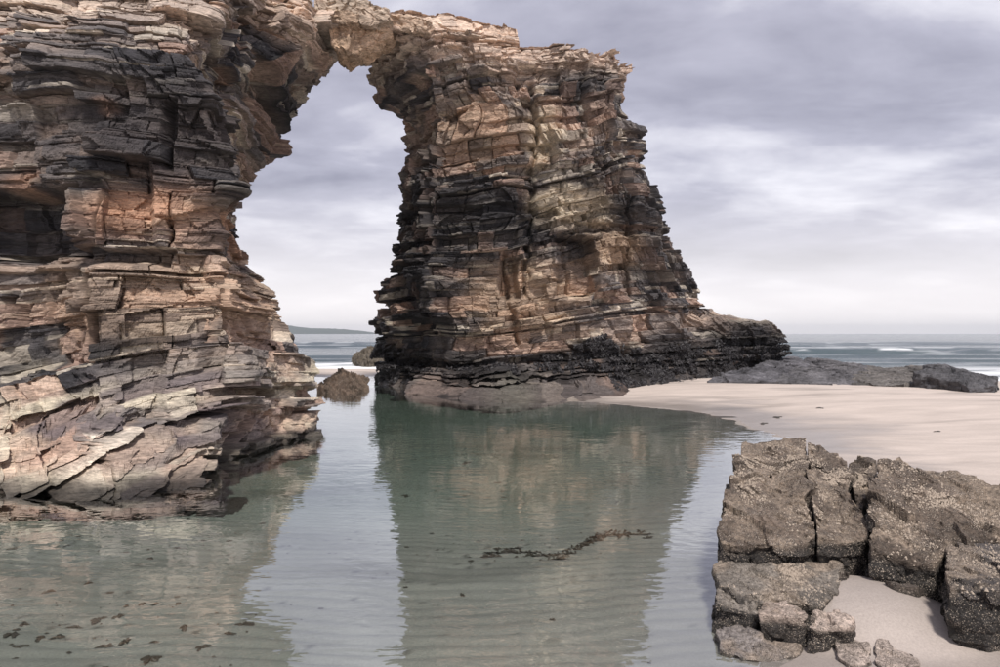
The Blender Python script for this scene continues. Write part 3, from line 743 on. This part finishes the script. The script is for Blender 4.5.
feat_right = [box_recess(556, 592, 236, 296, 27.2, 1.3, 0.16), box_recess(500, 520, 258, 300, 26.5, 0.6, 0.10), box_recess(515, 566, 66, 88, 25.9, 0.6, 0.10),
              box_recess(470, 520, 76, 92, 25.5, 0.3, 0.08), box_recess(400, 445, 320, 385, 26.8, 1.0, 0.25, 3.5),
              crack([(530, 80), (541, 130), (535, 200), (528, 300)], 26.2, 0.10, 0.55), crack([(465, 20), (520, 28)][::-1], 25.5, 0.07, 0.3),
              crack([(630, 190), (634, 300)], 28.5, 0.12, 0.5), crack([(505, 250), (515, 350)], 26.5, 0.10, 0.5),
              box_recess(560, 660, 222, 232, 27.8, 0.4, 0.07), box_recess(400, 560, 205, 213, 26.2, 0.4, 0.06)]
V, cl_, wt_, bd_, nrm_ = rock_mass([RA, RB, RC, RD, RE, RF, RG, RL], [90, 115, 150, 110, 20, 30, 16, 130], dip_right, ztop_right, -3.2, 15.0, 202,
                                feat_right, colour_right, amp_right, 3, band=0.5, mean=0.082, lowrel=0.85)
emit_bands(V, cl_, wt_, bd_, pillar, M_ROCK)
VR = V

# ------------------------------------------------------------------ free blocks, slabs and boulders
def resample(poly, ds):
    p = np.asarray(poly, float); q = np.vstack([p, p[:1]])
    L_ = np.concatenate([[0], np.cumsum(np.linalg.norm(np.diff(q[:, :2], axis=0), axis=1))])
    n = max(24, int(L_[-1] / ds))
    t = np.linspace(0, L_[-1], n, endpoint=False)
    return np.stack([np.interp(t, L_, q[:, k]) for k in range(q.shape[1])], -1)
def slab(name, poly, zbot, parent=None, mat=None, colour=(0.3, 0.25, 0.2), seed=0, ds=0.02, rough=0.03, dome=0.0, beds=0.06, lean=0.0,
         roundness=0.06, vertical=False, dark_sides=0.0, cvar=0.35, dark=(0.03, 0.027, 0.025), ripples=0.0, pale=None, pale_f=1.1, facet=1.5, fac_amp=1.5, **props):
    """block of rock: outline with its own height at every corner, bedded sides down to zbot.
    vertical=True: the outline stands in the X-Z plane (third value = Y of the face) and the block goes back to Y=zbot."""
    e = resample(poly, ds)
    if vertical: e = e[:, [0, 2, 1]] * np.array([1, 1, -1])     # a=X, b=Z, height=-Y
    n = len(e)
    k = max(1, int(roundness / ds))
    for _ in range(2):
        acc = np.zeros_like(e)
        for j in range(-k, k + 1): acc += np.roll(e, j, 0)
        e = acc / (2 * k + 1)
    c = e.mean(0); c[2] += dome
    R = np.linalg.norm(e[:, :2] - c[:2], axis=1).mean()
    nr = max(8, int(R / ds)); r = np.linspace(0.02, 1, nr) ** 0.85
    top = c + r[:, None, None] * (e - c)[None]
    if dome: top[..., 2] = e[None, :, 2] + (dome + (c[2] - dome - e[None, :, 2])) * (1 - r[:, None]**2)
    z0 = e[:, 2].mean(); H = abs(z0 - (-zbot if vertical else zbot))
    zb = -zbot if vertical else zbot
    top[..., 2] -= roundness * 0.7 * r[:, None]**14
    ns = max(5, int(H / (ds * 1.1))); f = np.linspace(0, 1, ns + 1)[1:]
    out2 = (e - c)[:, :2]; out2 = out2 / (np.linalg.norm(out2, axis=1)[:, None] + 1e-9)
    side = np.zeros((ns, n, 3))
    hz_ = (e[:, 2] - roundness * 0.7)
    side[..., 2] = hz_[None] + f[:, None] * (zb - hz_[None])
    bedi = np.floor((side[..., 2] + 0.15 * (e[:, 0] + e[:, 1])[None] * 0.2) / beds)
    arc = np.arange(n) * ds
    hsh = rnd(bedi + 500, np.floor(arc / 0.33 + 7 * rnd(bedi + 500, 3, seed)), seed) - 0.5
    off = lean * f[:, None] + beds * 0.7 * hsh * np.minimum(1, f[:, None] * 6) 
    side[..., :2] = e[None, :, :2] + out2[None] * off[..., None]
    A = np.concatenate([top, side], 0)
    nrow = A.shape[0]
    Pp = A.copy()
    nz = rough * (fbm(Pp[..., 0] * 2.2 + seed, Pp[..., 1] * 2.2, Pp[..., 2] * 3, 4, seed + 3)) + rough * 0.45 * fbm(Pp[..., 0] * 11, Pp[..., 1] * 11 + seed, Pp[..., 2] * 11, 3, seed + 9)
    fs = facet
    nz = nz + rough * fac_amp * facets(Pp[..., 0] * fs + 0.7 * Pp[..., 2] * fs, Pp[..., 1] * fs - 0.5 * Pp[..., 2] * fs, seed + 81) + rough * 0.5 * fac_amp * facets(Pp[..., 0] * fs * 3 + 0.7 * Pp[..., 2] * fs * 3, Pp[..., 1] * fs * 3 - 2 * Pp[..., 2] * fs, seed + 82)
    ist = np.zeros((nrow, 1)); ist[:nr] = 1
    A[..., 2] += nz * (ist + 0.2)
    cx = (1 - ist) + ist * (r[:, None]**6 if False else np.concatenate([r**6, np.zeros(ns)])[:, None])
    A[..., :2] += out2[None] * (1.2 * nz * np.clip(cx, 0, 1))[..., None]
    if ripples:
        A[:nr, :, 2] += ripples * (rnd(np.floor((Pp[:nr, :, 0] * 0.6 + Pp[:nr, :, 1]) / 0.12 + 0.6 * fbm(Pp[:nr, :, 0] * 2, Pp[:nr, :, 1] * 2, 0, 2, seed)), seed, 4) - 0.5)
    t = fbm(Pp[..., 0] * 1.6, Pp[..., 1] * 1.6, Pp[..., 2] * 4, 4, seed + 30)
    t2 = rnd(np.arange(nrow)[:, None] * np.ones((1, n)), np.arange(n)[None] * np.ones((nrow, 1)), seed) - 0.5
    cc = np.asarray(colour)[None, None] * (1 + cvar * 1.3 * t + 0.25 * t2)[..., None]
    if pale is not None:
        cc = mixc(cc, 0.7 * sstep(0.0, 0.3, fbm(Pp[..., 0] * pale_f + 5, Pp[..., 1] * pale_f, Pp[..., 2], 4, 60)), pale)
    wet = np.full((nrow, n), 0.12)
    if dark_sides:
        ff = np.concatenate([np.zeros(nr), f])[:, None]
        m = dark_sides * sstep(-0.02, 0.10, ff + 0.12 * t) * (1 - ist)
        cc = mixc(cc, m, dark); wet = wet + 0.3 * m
    if vertical:
        B = np.empty_like(A); B[..., 0] = A[..., 0]; B[..., 1] = -A[..., 2]; B[..., 2] = A[..., 1]; A = B
    vv = A.reshape(-1, 3)
    me = make_mesh(name, vv, grid_quads(nrow, n, True), tris=np.stack([np.arange(n), (np.arange(n) + 1) % n, np.roll(np.arange(n), -2)], -1)[:0], col=cc, wet=wet)
    # close the tiny hole in the middle of the top and the underside with fans
    o = link(name, me, mat or M_LEDGE, parent, **props)
    return o, A[:nr]

# keystone blocks hanging over the opening, children of the arch
def kblock(pts, d, back, seed, colour=(0.52, 0.37, 0.26)):
    slab('rock_block', [P(u, v, d) for u, v in pts], back, arch, M_ROCK, colour, seed, ds=0.035, rough=0.07, beds=0.12, roundness=0.06, vertical=True, facet=1.4, fac_amp=2.6, ripples=0.04, cvar=0.3)
kblock([(329, 27), (338, 22), (349, 24), (352, 33), (348, 47), (339, 53), (330, 42)], 23.7, 25.4, 1)
kblock([(348, 25), (366, 21), (386, 24), (391, 31), (388, 37), (378, 44), (368, 49), (354, 54), (347, 52), (349, 42)], 23.9, 25.0, 2)
kblock([(362, 13), (386, 11), (390, 19), (380, 23), (364, 23)], 23.6, 25.2, 3, (0.46, 0.36, 0.28))
kblock([(388, 14), (412, 15), (432, 20), (430, 30), (400, 30), (389, 24)], 24.0, 25.6, 4, (0.48, 0.36, 0.27))
kblock([(322, 12), (345, 10), (360, 14), (358, 23), (340, 22), (324, 20)], 23.4, 25.2, 5, (0.45, 0.33, 0.24))
kblock([(312, -2), (345, -1), (372, 3), (390, 8), (388, 14), (350, 13), (326, 12), (312, 8)], 23.6, 25.6, 6, (0.48, 0.39, 0.31))

# sea-worn ledge at the foot of the pillar
def zpt(u, v, va, vb, za, zb_):
    z = za + (zb_ - za) * min(1, max(0, (v - va) / (vb - va)))
    return G(u, v, z)
def ledge(pts, va, vb, za, zb_, seed, parent, colour, **kw):
    return slab('rock_ledge', [zpt(u, v, va, vb, za, zb_) for u, v in pts], -0.5, parent, M_LEDGE, colour, seed, ds=kw.pop('ds', 0.05), rough=kw.pop('rough', 0.09), beds=0.1, roundness=0.08, lean=0.10, facet=0.9, fac_amp=1.8, cvar=0.8, pale=(0.12, 0.10, 0.093), **kw)
# flat grey ledges running out to the sea
LED_GROUP = 'grey ledges running from the pillar to the sea'
def outcrop(pts, seed, label, za=0.95, colour=(0.09, 0.086, 0.094), lift=0.0):
    pts = [(u, v - 3.5 * sstep(366, 384, v)) for u, v in pts]
    o, _ = slab('flat_rock_ledge', [zpt(u, v, 357, 384, za, 0.27 + lift) for u, v in pts], -0.4, None, M_LEDGE, colour, seed, ds=0.06, rough=0.07, beds=0.16, roundness=0.10, lean=0.05, facet=0.42, fac_amp=1.7, cvar=0.6,
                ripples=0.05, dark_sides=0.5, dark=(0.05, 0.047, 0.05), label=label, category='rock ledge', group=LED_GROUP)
outcrop([(706, 383), (728, 372), (750, 367), (770, 358.5), (795, 356), (812, 362), (800, 374), (780, 384.5)], 21, 'tilted grey slab leaning against the toe of the sea pillar')
outcrop([(768, 384.5), (786, 374), (801, 362), (806, 356.5), (824, 358), (866, 365), (872, 380), (864, 389), (820, 387.5)], 22, 'broad grey ledge split by a diagonal crack next to the tilted slab', colour=(0.10, 0.095, 0.10))
outcrop([(850, 388.5), (853, 374), (857, 364), (880, 366), (926, 366), (944, 378), (976, 391), (907, 391), (880, 389)], 23, 'long brown-grey ledge sloping down to the sand between two darker ledges', colour=(0.118, 0.107, 0.10), za=0.9)
outcrop([(915, 374), (925, 364), (946, 364), (968, 371), (996, 379), (996, 388), (970, 388), (948, 382)], 24, 'dark tilted slab at the seaward tip of the ledges', za=1.15, lift=0.25, colour=(0.08, 0.077, 0.082))

# boulders beyond and inside the arch
def boulder(name, ring, top, seed, colour, label, ds=0.03, zb=-0.4):
    return slab(name, ring, zb, None, M_BARN, colour, seed, ds=ds, rough=0.16, dome=top, facet=1.6, fac_amp=2.2, beds=0.2, roundness=0.10, lean=0.15, cvar=0.6, label=label, category='boulder')
def ring_at(u, v, ru, ry, z, seed, n=14):
    cx, cy, _ = G(u, v, 0); rx = ru / F * cy
    return [(cx + rx * (0.85 + 0.3 * random.random()) * math.cos(2 * math.pi * k / n), cy + ry * (0.85 + 0.3 * random.random()) * math.sin(2 * math.pi * k / n), z) for k in range(n)]
boulder('boulder', [G(319, 392), G(326, 394), G(338, 395.5), G(352, 394.5), G(364, 392), G(367, 388), G(362, 383), G(350, 381), G(336, 380.5), G(324, 385)], 0.46, 31, (0.17, 0.122, 0.092), 'brown pointed boulder standing in the pool under the arch')
boulder('boulder', [G(u, v, 0.1) for u, v in [(352, 361), (356, 363), (368, 364), (384, 363), (392, 360), (388, 357), (372, 355.5), (357, 357)]], 0.85, 32, (0.14, 0.118, 0.09), 'round weedy boulder on the far sand behind the sea pillar', ds=0.06)

# ------------------------------------------------------------------ the barnacled foreground rock
fr_ = link('barnacled_rock', None, label='low barnacle-covered rock cracked into blocks at the edge of the pool', category='rock')
def zp(x, y, z):
    return G(680 + x / 2.7, 420 + y / 2.7, z)
TOPC = (0.12, 0.092, 0.072)
tops = []
def fz(y, y0, z0, y1, z1):
    return z0 + (z1 - z0) * (y - y0) / (y1 - y0)
CRUST = dict(pale=(0.30, 0.235, 0.18), pale_f=3.4)
def fblock(pts, y0, z0, y1, z1, seed, zb=-0.2, colour=TOPC, name='rock_block', dark=0.96, ds=0.012, rough=0.042, **kw):
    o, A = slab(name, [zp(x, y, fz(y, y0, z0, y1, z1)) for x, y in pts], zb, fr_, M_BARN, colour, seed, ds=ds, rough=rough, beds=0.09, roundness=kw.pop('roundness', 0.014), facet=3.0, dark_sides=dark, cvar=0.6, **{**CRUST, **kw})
    tops.append(A); return o
# upper blocks
fblock([(168, 66), (215, 52), (262, 46), (338, 52), (343, 150), (350, 200), (362, 262), (364, 312), (338, 332), (250, 334), (165, 338), (112, 330), (99, 296), (112, 245), (132, 185), (150, 125)], 46, 1.02, 335, 0.48, 41)
fblock([(345, 55), (395, 74), (448, 104), (458, 150), (474, 232), (498, 246), (513, 290), (508, 318), (440, 330), (372, 316), (368, 262), (355, 200), (348, 150)], 46, 1.02, 335, 0.48, 42)
fblock([(452, 108), (475, 100), (530, 108), (512, 175), (494, 236), (478, 232), (464, 160)], 46, 0.98, 335, 0.44, 43)
fblock([(538, 112), (560, 100), (592, 98), (640, 126), (720, 138), (800, 150), (900, 185), (1010, 230), (1010, 330), (900, 322), (800, 322), (735, 328), (716, 352), (690, 392), (640, 392), (570, 362), (515, 342), (512, 262), (500, 238), (516, 180)], 98, 1.00, 390, 0.42, 44)
fblock([(728, 350), (800, 336), (900, 336), (1010, 345), (1010, 470), (900, 462), (830, 468), (770, 462), (730, 450), (722, 400)], 336, 0.50, 470, 0.46, 45, colour=(0.085, 0.075, 0.072))
fblock([(835, 470), (900, 466), (1010, 476), (1010, 520), (900, 500), (838, 492)], 466, 0.34, 520, 0.30, 46, colour=(0.10, 0.09, 0.085))
fblock([(690, 396), (716, 356), (724, 402), (720, 440), (694, 438)], 356, 0.40, 440, 0.28, 52, colour=(0.12, 0.10, 0.09))
fblock([(372, 300), (440, 312), (506, 300), (512, 330), (470, 352), (420, 358), (376, 340)], 300, 0.44, 358, 0.36, 53, colour=(0.15, 0.13, 0.11))
# lower shelf and its broken front edge
SH = (0.20, 0.175, 0.15)
fblock([(100, 396), (180, 376), (300, 372), (400, 360), (424, 400), (426, 458), (390, 500), (300, 486), (214, 486), (150, 458), (98, 440)], 360, 0.30, 500, 0.24, 47, colour=SH, rough=0.03, dark=0.85)
fblock([(94, 444), (150, 460), (212, 492), (212, 520), (160, 506), (92, 490)], 440, 0.24, 520, 0.20, 48, colour=SH, rough=0.03)
fblock([(214, 494), (300, 490), (342, 508), (346, 530), (334, 540), (270, 530), (210, 520)], 490, 0.25, 540, 0.21, 49, colour=(0.34, 0.27, 0.22), rough=0.03, pale=(0.5, 0.40, 0.34))
fblock([(350, 530), (372, 512), (424, 504), (478, 540), (472, 556), (420, 560), (380, 562), (342, 552)], 504, 0.26, 560, 0.20, 50, colour=(0.36, 0.29, 0.24), rough=0.03, pale=(0.52, 0.42, 0.36))
def sandrock(pts, lift, seed, colour=(0.13, 0.105, 0.088), pale=None):
    w3 = []
    for x, y in pts:
        z = 0.12
        for _ in range(6):
            q = zp(x, y, z); z = float(ground_z(np.array([[q[0]]]), np.array([[q[1]]]))[0][0, 0]) + lift
        w3.append(zp(x, y, z))
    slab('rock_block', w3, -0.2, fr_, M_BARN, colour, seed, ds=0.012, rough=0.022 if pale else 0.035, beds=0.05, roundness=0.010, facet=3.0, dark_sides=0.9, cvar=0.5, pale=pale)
PL = (0.40, 0.33, 0.285)
sandrock([(430, 600), (480, 566), (508, 566), (516, 612), (514, 652), (460, 660), (428, 640)], 0.03, 56, PL, (0.47, 0.385, 0.335))
sandrock([(548, 570), (576, 612), (640, 622), (650, 660), (560, 672), (528, 650), (524, 600)], 0.03, 57, PL, (0.48, 0.39, 0.34))
sandrock([(560, 410), (620, 416), (690, 436), (700, 460), (640, 458), (590, 446), (548, 430)], 0.05, 60)
sandrock([(400, 396), (440, 390), (476, 396), (450, 418), (410, 424)], 0.05, 61)
fblock([(96, 566), (160, 556), (240, 585), (330, 604), (322, 630), (240, 650), (180, 640), (102, 612)], 556, 0.08, 650, 0.015, 51, colour=(0.17, 0.15, 0.14), rough=0.03, dark=0.6)

# barnacle crust: thousands of tiny shells too small to pick apart
def crust():
    bv, bf = [], []
    rg = np.random.default_rng(5)
    base = []
    for A in tops[:9]:
        a = A.reshape(-1, 3); base.append(a[rg.random(len(a)) < 0.20])
    pts = np.concatenate(base)
    keep = fbm(pts[:, 0] * 3.0, pts[:, 1] * 3.0, pts[:, 2] * 3, 3, 77) + 0.10 * rg.standard_normal(len(pts)) > 0.10
    pts = pts[keep]
    n = len(pts)
    r = 0.004 + 0.010 * rg.random(n)**3
    ang = rg.random(n) * 6.28
    vs_ = []
    for k in range(5):
        vs_.append(np.stack([pts[:, 0] + r * np.cos(ang + k * 1.2566), pts[:, 1] + r * np.sin(ang + k * 1.2566), pts[:, 2] - 0.004], -1))
    tip = pts + np.stack([0.3 * r * (rg.random(n) - 0.5), 0.3 * r * (rg.random(n) - 0.5), r * 0.9], -1)
    vs_.append(tip)
    V_ = np.stack(vs_, 1)                # n,6,3
    idx = np.arange(n)[:, None, None] * 6
    tr = np.array([[k, (k + 1) % 5, 5] for k in range(5)])[None] + idx
    me = make_mesh('barnacle_crust', V_.reshape(-1, 3), tris=tr.reshape(-1, 3))
    link('barnacle_crust', me, M_BARNSHELL, fr_, kind='stuff')
crust()

# mussel beds on the foot of the sea pillar
def mussels():
    rg = np.random.default_rng(8)
    a = VR.reshape(-1, 3)
    hgt = np.interp(a[:, 0], [-6, -2.5, 1, 3, 9, 13, 16], [1.6, 1.0, 1.0, 1.75, 1.9, 2.0, 2.2])
    m = (a[:, 2] > np.where((a[:, 0] > -3.5) & (a[:, 0] < 4.2), 0.75, 0.15)) & (a[:, 2] < hgt - 0.1 + 0.75 * fbm(a[:, 0] * 0.8, a[:, 1] * 0.8, a[:, 2], 3, 5)) & (a[:, 1] < 37)
    m &= fbm(a[:, 0] * 0.9, a[:, 1] * 0.9, a[:, 2] * 1.5, 3, 6) + 0.12 * rg.standard_normal(len(a)) > -0.05
    p = a[m]; p = p[rg.random(len(p)) < min(1.0, 15000 / max(1, len(p)))]
    n = len(p); r = 0.04 + 0.07 * rg.random(n)
    d = rg.standard_normal((n, 3)); d /= np.linalg.norm(d, axis=1)[:, None]
    e_ = np.cross(d, rg.standard_normal((n, 3))); e_ /= np.linalg.norm(e_, axis=1)[:, None]
    g_ = np.cross(d, e_)
    p = p + np.array([0, -0.03, 0])
    R_ = r[:, None]
    V_ = np.stack([p + d * R_ * 1.3, p - d * R_ * 1.3, p + e_ * R_ * 0.6, p - e_ * R_ * 0.6, p + g_ * R_ * 0.35, p - g_ * R_ * 0.35], 1)
    tr = np.array([[0, 2, 4], [0, 4, 3], [0, 3, 5], [0, 5, 2], [1, 4, 2], [1, 3, 4], [1, 5, 3], [1, 2, 5]])[None] + np.arange(n)[:, None, None] * 6
    me = make_mesh('mussel_bed', V_.reshape(-1, 3), tris=tr.reshape(-1, 3))
    link('mussel_bed', me, M_MUSSEL, pillar, kind='stuff')
mussels()

# grass on the bridge top and clinging to the seaward edge
def grass():
    a = VL.reshape(-1, 3)
    u = 500 + a[:, 0] / np.maximum(a[:, 1], 1) * F
    a = a[(a[:, 1] > 21) & (a[:, 1] < 25) & (u > 284) & (u < 352) & (a[:, 2] > ztop_left(a[:, 0], a[:, 1]) - 0.12)]
    rg = np.random.default_rng(4)
    n = 2600
    b = a[rg.integers(0, len(a), n)] + np.stack([rg.normal(0, 0.06, n), rg.normal(0, 0.06, n), np.full(n, -0.02)], -1)
    h = (0.05 + 0.17 * rg.random(n)**1.6) * (0.25 + 0.75 * sstep(-0.2, 0.3, fbm(b[:, 0] * 1.6, b[:, 1] * 1.6, 0 * h0(n), 3, 9)))
    an = rg.random(n) * 6.283; l = 0.9 * h * rg.random(n); wd = 0.010
    ca, sa = np.cos(an), np.sin(an)
    V_ = np.stack([np.stack([b[:, 0] - wd * sa, b[:, 1] + wd * ca, b[:, 2]], -1), np.stack([b[:, 0] + wd * sa, b[:, 1] - wd * ca, b[:, 2]], -1),
                   np.stack([b[:, 0] + ca * l * 0.4 - wd * sa * 0.7, b[:, 1] + sa * l * 0.4 + wd * ca * 0.7, b[:, 2] + h * 0.6], -1),
                   np.stack([b[:, 0] + ca * l * 0.4 + wd * sa * 0.7, b[:, 1] + sa * l * 0.4 - wd * ca * 0.7, b[:, 2] + h * 0.6], -1),
                   np.stack([b[:, 0] + ca * l, b[:, 1] + sa * l, b[:, 2] + h], -1)], 1)
    tr = np.array([[0, 1, 3], [0, 3, 2], [2, 3, 4]])[None] + np.arange(n)[:, None, None] * 5
    me = make_mesh('grass', V_.reshape(-1, 3), tris=tr.reshape(-1, 3))
    link('grass', me, M_GRASS, label='short dry grass growing on top of the bridge of the arch', category='grass', kind='stuff')
def h0(n): return np.ones(n)
grass()

# scraps of weed on the pool floor
def scrap(u, v, ru, rv, seed, sand=False):
    x, y, _ = G(u, v, 0)
    gz = float(ground_z(np.array([[x]]), np.array([[y]]))[0][0, 0])
    d = (CAM_H - gz) * F / (v - 333.5); x, y = (u - 500) / F * d, d
    gz = float(ground_z(np.array([[x]]), np.array([[y]]))[0][0, 0])
    n = 18; rx = ru / F * d; ry = rv / (v - 333.5) * d
    vv = [(0, 0, 0.008)]
    rg = random.Random(seed)
    ph = [rg.random() * 6.28 for _ in range(3)]
    for rr, hz2 in ((0.6, 0.008), (1.0, -0.006)):
        for k in range(n):
            t = 6.2832 * k / n
            q = rr * (0.85 + 0.3 * math.sin(2 * t + ph[0]) + 0.25 * math.sin(3 * t + ph[1]) + 0.25 * math.sin(5 * t + ph[2]))
            vv.append((rx * q * math.cos(t), ry * q * math.sin(t), hz2 + 0.008 * rg.random()))
    tr = [(0, 1 + k, 1 + (k + 1) % n) for k in range(n)]
    for k in range(n):
        a, b, c, e2 = 1 + k, 1 + (k + 1) % n, 1 + n + (k + 1) % n, 1 + n + k
        tr += [(a, e2, c), (a, c, b)]
    lab = ('small dark weed scrap on the dry sand beside the pool' if sand else 'scrap of dark weed near the long wavy strand on the pool floor' if u > 400 else
           'broad dark clump of weed on the shallow pool floor' if ru >= 7 else 'small dark scrap of weed on the shallow pool floor' if ru >= 4.5 else 'tiny dark speck of weed on the sandy pool floor')
    me = make_mesh('weed_scrap', np.array(vv), tris=np.array(tr))
    o = link('weed_scrap', me, M_WEED, label=lab, category='seaweed', group='weed scraps on the dry sand' if sand else 'weed scraps on the pool floor')
    o.location = (x, y, gz)
SCR = [(244, 623, 10, 4), (230, 634, 8, 3), (106, 646, 9, 4), (118, 618, 5, 3), (98, 621, 7, 3), (57, 638, 8, 3), (40, 639, 5, 2.5), (12, 637, 7, 3), (20, 648, 6, 2.5), (75, 629, 7, 2), (126, 641, 5, 3),
       (155, 605, 4, 2.5), (184, 627, 4, 3), (202, 649, 6, 3), (150, 660, 9, 4), (49, 593, 5, 2), (142, 604, 4, 2), (24, 626, 4, 2), (126, 607, 3, 1.5), (88, 585, 3, 1.5), (178, 605, 3, 1.5), (12, 547, 4, 1.2),
       (150, 557, 4, 1.2), (176, 545, 4, 1.2), (262, 519, 4, 1), (466, 463, 5, 1.5), (405, 492, 5, 1.2), (498, 481, 4, 1), (463, 487, 3, 1), (553, 618, 4, 1.5), (462, 594, 3, 1), (528, 553, 3, 1)]
for i, sc4 in enumerate(SCR): scrap(*sc4, 100 + i)
for i, sc4 in enumerate([(778, 417, 6, 0.8), (764, 423, 5, 0.8), (820, 407, 5, 0.5), (938, 431, 4, 0.6)]): scrap(*sc4, 200 + i, True)
def strand():
    pts = [(484, 570), (500, 565), (515, 564), (528, 569), (545, 572), (560, 578), (562, 573), (580, 566), (597, 555), (606, 551), (622, 553), (640, 553), (652, 557)]
    vv, tr = [], []
    rg = random.Random(3)
    for i in range(len(pts) - 1):
        for k in range([70, 50, 40, 22, 26, 40, 34, 60, 80, 60, 30, 22][i]):
            t = rg.random(); u = pts[i][0] + t * (pts[i + 1][0] - pts[i][0]) + rg.gauss(0, 3.0); v = pts[i][1] + t * (pts[i + 1][1] - pts[i][1]) + rg.gauss(0, 1.6)
            x, y, z = G(u, v, -0.30)
            z = -0.30
            a = rg.random() * 6.28; l = 0.02 + 0.035 * rg.random(); w_ = 0.010
            b = len(vv)
            vv += [(x - l * math.cos(a), y - l * math.sin(a), z + 0.004), (x - w_ * math.sin(a), y + w_ * math.cos(a), z + 0.02 * rg.random() + 0.008), (x + l * math.cos(a), y + l * math.sin(a), z + 0.006), (x + w_ * math.sin(a), y - w_ * math.cos(a), z + 0.012)]
            tr += [(b, b + 1, b + 2), (b, b + 2, b + 3)]
    vv = np.array(vv); vv[:, 2] += 0.30 + ground_z(vv[None, :, 0], vv[None, :, 1])[0][0]
    me = make_mesh('seaweed_strand', vv, tris=np.array(tr))
    link('seaweed_strand', me, M_WEED, label='long wavy strand of dark seaweed lying on the pool floor', category='seaweed')
strand()

def specks():
    rg = np.random.default_rng(21)
    n = 1500
    x = -8 + 11 * rg.random(n); y = 4 + 12 * rg.random(n)**1.3
    k = fbm(x * 0.5, y * 0.5, 0 * x, 3, 61) + 0.15 * rg.standard_normal(n) > 0.12
    x, y = x[k], y[k]
    z, sd2 = ground_z(x[None], y[None]); z = z[0]; k = sd2[0] > 0.5
    x, y, z = x[k], y[k], z[k]; n = len(x)
    r = 0.006 + 0.022 * rg.random(n)**3; a = rg.random(n) * 6.28
    V_ = []
    for j in range(5):
        q = r * (0.6 + 0.8 * rg.random(n))
        V_.append(np.stack([x + 1.6 * q * np.cos(a + j * 1.2566), y + q * np.sin(a + j * 1.2566), z + 0.002 + 0.004 * rg.random(n)], -1))
    V_.append(np.stack([x, y, z + 0.012], -1))
    tr = np.array([[j, (j + 1) % 5, 5] for j in range(5)])[None] + np.arange(n)[:, None, None] * 6
    me = make_mesh('weed_specks', np.stack(V_, 1).reshape(-1, 3), tris=tr.reshape(-1, 3))
    link('weed_debris', me, M_WEED, label='fine dark weed debris strewn over the rippled pool floor', category='debris', kind='stuff')
specks()

# ------------------------------------------------------------------ sea air
def haze():
    m, t, out = new_mat('sea_haze')
    pv = node(t, 'ShaderNodeVolumePrincipled'); pv.inputs['Density'].default_value = 0.00017
    pv.inputs['Color'].default_value = (0.88, 0.93, 1.0, 1); pv.inputs['Anisotropy'].default_value = 0.2
    t.links.new(pv.outputs[0], out.inputs['Volume'])
    x0, x1, y0, y1, z0, z1 = -4600, 5000, -600, 4800, -4, 52
    v = [(x0, y0, z0), (x1, y0, z0), (x1, y1, z0), (x0, y1, z0), (x0, y0, z1), (x1, y0, z1), (x1, y1, z1), (x0, y1, z1)]
    f = [(3, 2, 1, 0), (4, 5, 6, 7), (0, 1, 5, 4), (1, 2, 6, 5), (2, 3, 7, 6), (3, 0, 4, 7)]
    link('haze', make_mesh('haze', np.array(v, float), np.array(f)), m, kind='stuff', label='thin sea haze over the bay')
haze()
